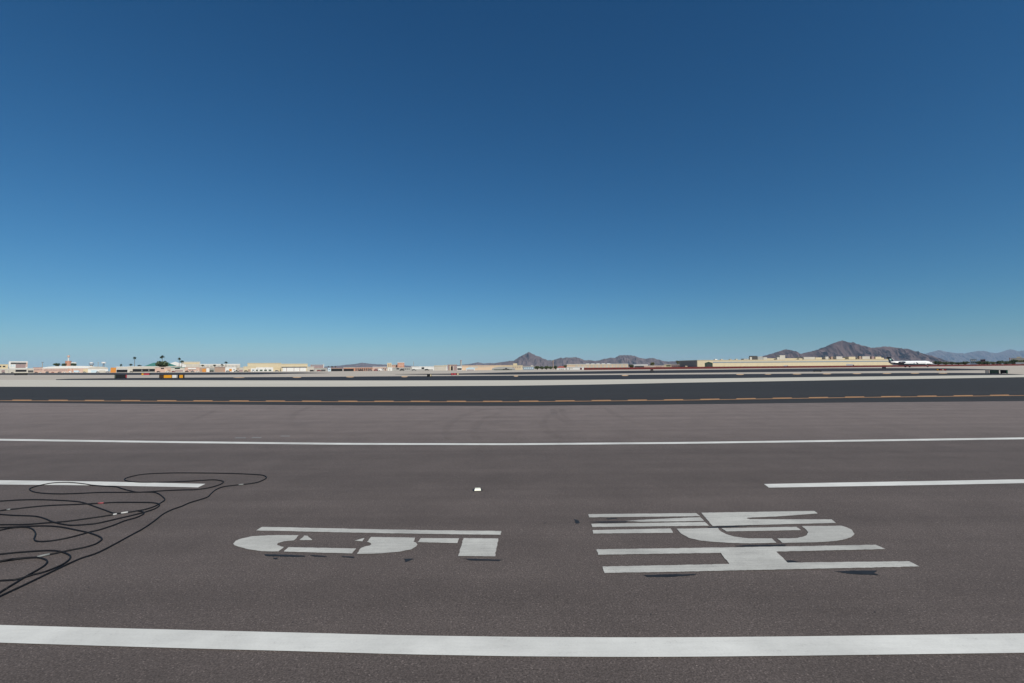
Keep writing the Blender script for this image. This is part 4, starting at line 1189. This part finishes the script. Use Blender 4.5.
link('cockpit_window', slab([(14.3, -1.2, 3.5), (15.5, -.85, 3.2), (15.4, -.75, 3.5), (14.3, -1.05, 3.9)], .16, (0, 1, 0)), GLASS, jet)
for i in range(20):
    xw = -5.2 + i * .82
    boxo('cabin_window', ((xw - .14) * k_, (xw + .14) * k_, -1.66 * k_, -1.56 * k_, 3.3 * k_, 3.6 * k_), GLASS, jet)
boxo('door', (10.3 * k_, 11.2 * k_, -1.68 * k_, -1.55 * k_, 2.3 * k_, 3.9 * k_), JETWHITE, jet)
boxo('service_hatch', (1.2 * k_, 2.0 * k_, -1.69 * k_, -1.55 * k_, 2.5 * k_, 3.5 * k_), BLUEGREY, jet)


# --------------------------------------------------------------- mountains
def rock(key, c0, c1):
    M = bpy.data.materials.new(key)
    M.use_nodes = True
    nt = M.node_tree
    b = nt.nodes['Principled BSDF']
    tc = nt.nodes.new('ShaderNodeTexCoord')
    a = N(nt, 'ShaderNodeTexNoise', Scale=0.004, Detail=10.0, Roughness=0.7)
    nt.links.new(tc.outputs['Object'], a.inputs['Vector'])
    c = ramp(nt, a.outputs['Fac'], [(0.38, c0), (0.62, c1)])
    nt.links.new(c, b.inputs['Base Color'])
    b.inputs['Roughness'].default_value = 0.95
    b.inputs['Specular IOR Level'].default_value = 0.1
    return M


def mountain(name, prof, Z, depth, material, seed, rough=.42, foot=0.55):
    x0, x1 = prof[0][0], prof[-1][0]
    nx = int((x1 - x0) * 1.6)
    ny = 40
    bm = bmesh.new()
    grid = []
    for j in range(ny + 1):
        v = j / ny * 2 - 1          # -1 near foot, 0 ridge, 1 far foot
        row = []
        for i in range(nx + 1):
            px = x0 + (x1 - x0) * i / nx
            jag = sum(noise.noise(Vector((px * f, seed * 3.7, f))) * a for f, a in ((.31, .45), (.73, .5), (1.3, .3))) * min(1, max(0, (366 - interp(prof, px)) / 8))
            top = at_depth(px, interp(prof, px) + jag, Z)
            hh = max(2.0, top.z)
            p = Vector((top.x, v * depth / 2, 0))
            s = depth * .16
            g = noise.ridged_multi_fractal(Vector((p.x / s + seed, p.y / (s * 2.2), seed * .3)), .9, 2.1, 5, 1.0, 2.0) - 1.0
            fall = 1 - abs(v) ** 1.15
            prof_ = fall ** 1.25
            k = 4 * fall * (1 - fall)
            z = hh * (prof_ + rough * g * k * .8)
            z = min(z, hh * (1 - .02 * abs(v)))
            xs_ = top.x
            # keep the column on its own bearing so that the ridge stays where it stands
            row.append(bm.verts.new((xs_, Z + p.y, max(-3, z) if abs(v) < .99 else -3)))
        grid.append(row)
    for a, b in zip(grid, grid[1:]):
        for i in range(nx):
            bm.faces.new((a[i], a[i + 1], b[i + 1], b[i]))
    o = link(name, bm, material, None, False)
    return struct(o)


ROCK1 = rock('brown_purple_rock', (0.068, 0.047, 0.05), (0.14, 0.098, 0.095))
ROCK2 = rock('grey_purple_rock', (0.085, 0.065, 0.068), (0.15, 0.115, 0.115))
ROCK3 = rock('blue_grey_rock', (0.06, 0.05, 0.055), (0.11, 0.09, 0.09))
mountain('hills', [(318, 367), (330, 366.3), (340, 365.6), (347, 364.6), (352, 364.3), (358, 363.5), (362, 362.8), (368, 363.5), (376, 364.2), (384, 364.5), (400, 365.2), (420, 366.4), (436, 367)], 16000, 1500, ROCK2, 3)
mountain('hills', [(440, 367), (448, 365.8), (460, 365), (470, 363.8), (478, 362.4), (484, 363.5), (490, 363), (497, 363.4), (505, 363), (515, 364), (530, 366)], 17000, 1500, ROCK2, 4)
mountain('mountain', [(484, 366), (490, 364.2), (500, 362.2), (508, 361.2), (514, 360.5), (518, 358), (522, 355.5), (526, 353.5), (529, 352), (532, 353.3), (536, 355.5), (540, 357), (543, 358.5), (548, 360), (552, 360.5), (556, 359.2), (560, 358), (566, 357.5), (570, 357.8), (575, 357.2), (580, 358), (585, 360.3), (590, 360), (595, 361), (600, 360), (606, 358.5), (611, 357.5), (615, 358), (619, 355.5), (624, 355), (630, 355.2), (634, 355.5), (640, 357.8), (645, 358.5), (650, 358), (655, 358.5), (660, 360), (664, 361), (668, 361.5), (675, 361), (680, 360.5), (690, 362), (700, 363), (712, 365)], 12000, 1500, ROCK2, 5)
mountain('mountain', [(725, 365), (735, 363.5), (745, 361.5), (755, 358.8), (762, 356.5), (768, 355), (776, 352.5), (781, 351), (786, 349.5), (792, 350.5), (795, 353), (800, 354), (806, 352.5), (812, 351.5), (820, 349.5), (826, 347), (832, 343.7), (838, 341.5), (842, 340.6), (848, 341.8), (855, 343), (862, 345.5), (868, 347.3), (874, 348), (880, 347), (886, 346.5), (892, 347), (898, 347.8), (904, 349), (910, 350.8), (915, 352.6), (920, 354.6), (925, 357), (930, 359.5), (936, 362), (944, 364)], 9000, 1500, ROCK1, 8)
mountain('mountain_range', [(880, 360), (900, 357.5), (915, 355.8), (925, 354), (932, 351.8), (939, 349.8), (945, 351.3), (952, 352.5), (958, 353.3), (965, 353.5), (972, 352), (978, 351), (985, 351), (992, 352.8), (1000, 352.5), (1006, 350.5), (1010, 349), (1014, 350), (1018, 351), (1024, 350.5), (1035, 351), (1060, 353), (1100, 356), (1150, 361), (1170, 364)], 26000, 2600, ROCK3, 11, .3)

# -------------------------------------------------------------- haze (air)
bm = bmesh.new()
box(bm, -41500, 41500, -41500, 41500, -60, 900)
hz_ = link('haze', bm, None)
HM = bpy.data.materials.new('haze_air')
HM.use_nodes = True
nt = HM.node_tree
nt.nodes.remove(nt.nodes['Principled BSDF'])
pv = nt.nodes.new('ShaderNodeVolumePrincipled')
pv.inputs['Color'].default_value = (0.47, 0.70, 1.0, 1)
pv.inputs['Density'].default_value = 1.7e-5
pv.inputs['Anisotropy'].default_value = 0.0
nt.links.new(pv.outputs[0], nt.nodes['Material Output'].inputs['Volume'])
hz_.data.materials.clear()
hz_.data.materials.append(HM)
hz_['kind'] = 'stuff'

# ---------------------------------------------------------- sky and the sun
SUN_EL, SUN_AZ = 42.0, 146.0        # azimuth clockwise from the view direction: behind, to the right
w = bpy.data.worlds.new('World')
SC.world = w
w.use_nodes = True
nt = w.node_tree
bg = nt.nodes['Background']
sky = nt.nodes.new('ShaderNodeTexSky')
sky.sky_type = 'NISHITA'
sky.sun_disc = False
sky.sun_elevation = R(SUN_EL)
sky.sun_rotation = R(SUN_AZ)
sky.altitude = 340
sky.air_density = 1.0
sky.dust_density = 0.3
sky.ozone_density = 6.0
sp = nt.nodes.new('ShaderNodeSeparateColor')
cb = nt.nodes.new('ShaderNodeCombineColor')
nt.links.new(sky.outputs[0], sp.inputs[0])
for i, (k, p) in enumerate(((0.205, 1.43), (0.512, 1.11), (0.672, 1.02))):   # deep dry-air blue
    v = math_node(nt, 'MULTIPLY', math_node(nt, 'POWER', sp.outputs[i], p), k)
    nt.links.new(v, cb.inputs[i])
nt.links.new(cb.outputs[0], bg.inputs['Color'])
bg.inputs['Strength'].default_value = 0.1

sl = bpy.data.lights.new('sun', 'SUN')
sl.energy = 4.5
sl.angle = R(0.53)
sl.color = (1.0, 0.935, 0.80)
so = bpy.data.objects.new('sun', sl)
COL.objects.link(so)
d = Vector((math.sin(R(SUN_AZ)) * math.cos(R(SUN_EL)), math.cos(R(SUN_AZ)) * math.cos(R(SUN_EL)), math.sin(R(SUN_EL))))
so.rotation_euler = (-d).to_track_quat('-Z', 'Y').to_euler()

# ------------------------------------------------------------------- render
SC.render.engine = 'CYCLES'
SC.cycles.use_denoising = True
SC.cycles.max_bounces = 6
SC.cycles.volume_bounces = 1
SC.view_settings.view_transform = 'Standard'
SC.view_settings.look = 'None'
SC.view_settings.gamma = 1.0
SC.view_settings.exposure = 0.0
SC.view_settings.use_curve_mapping = False
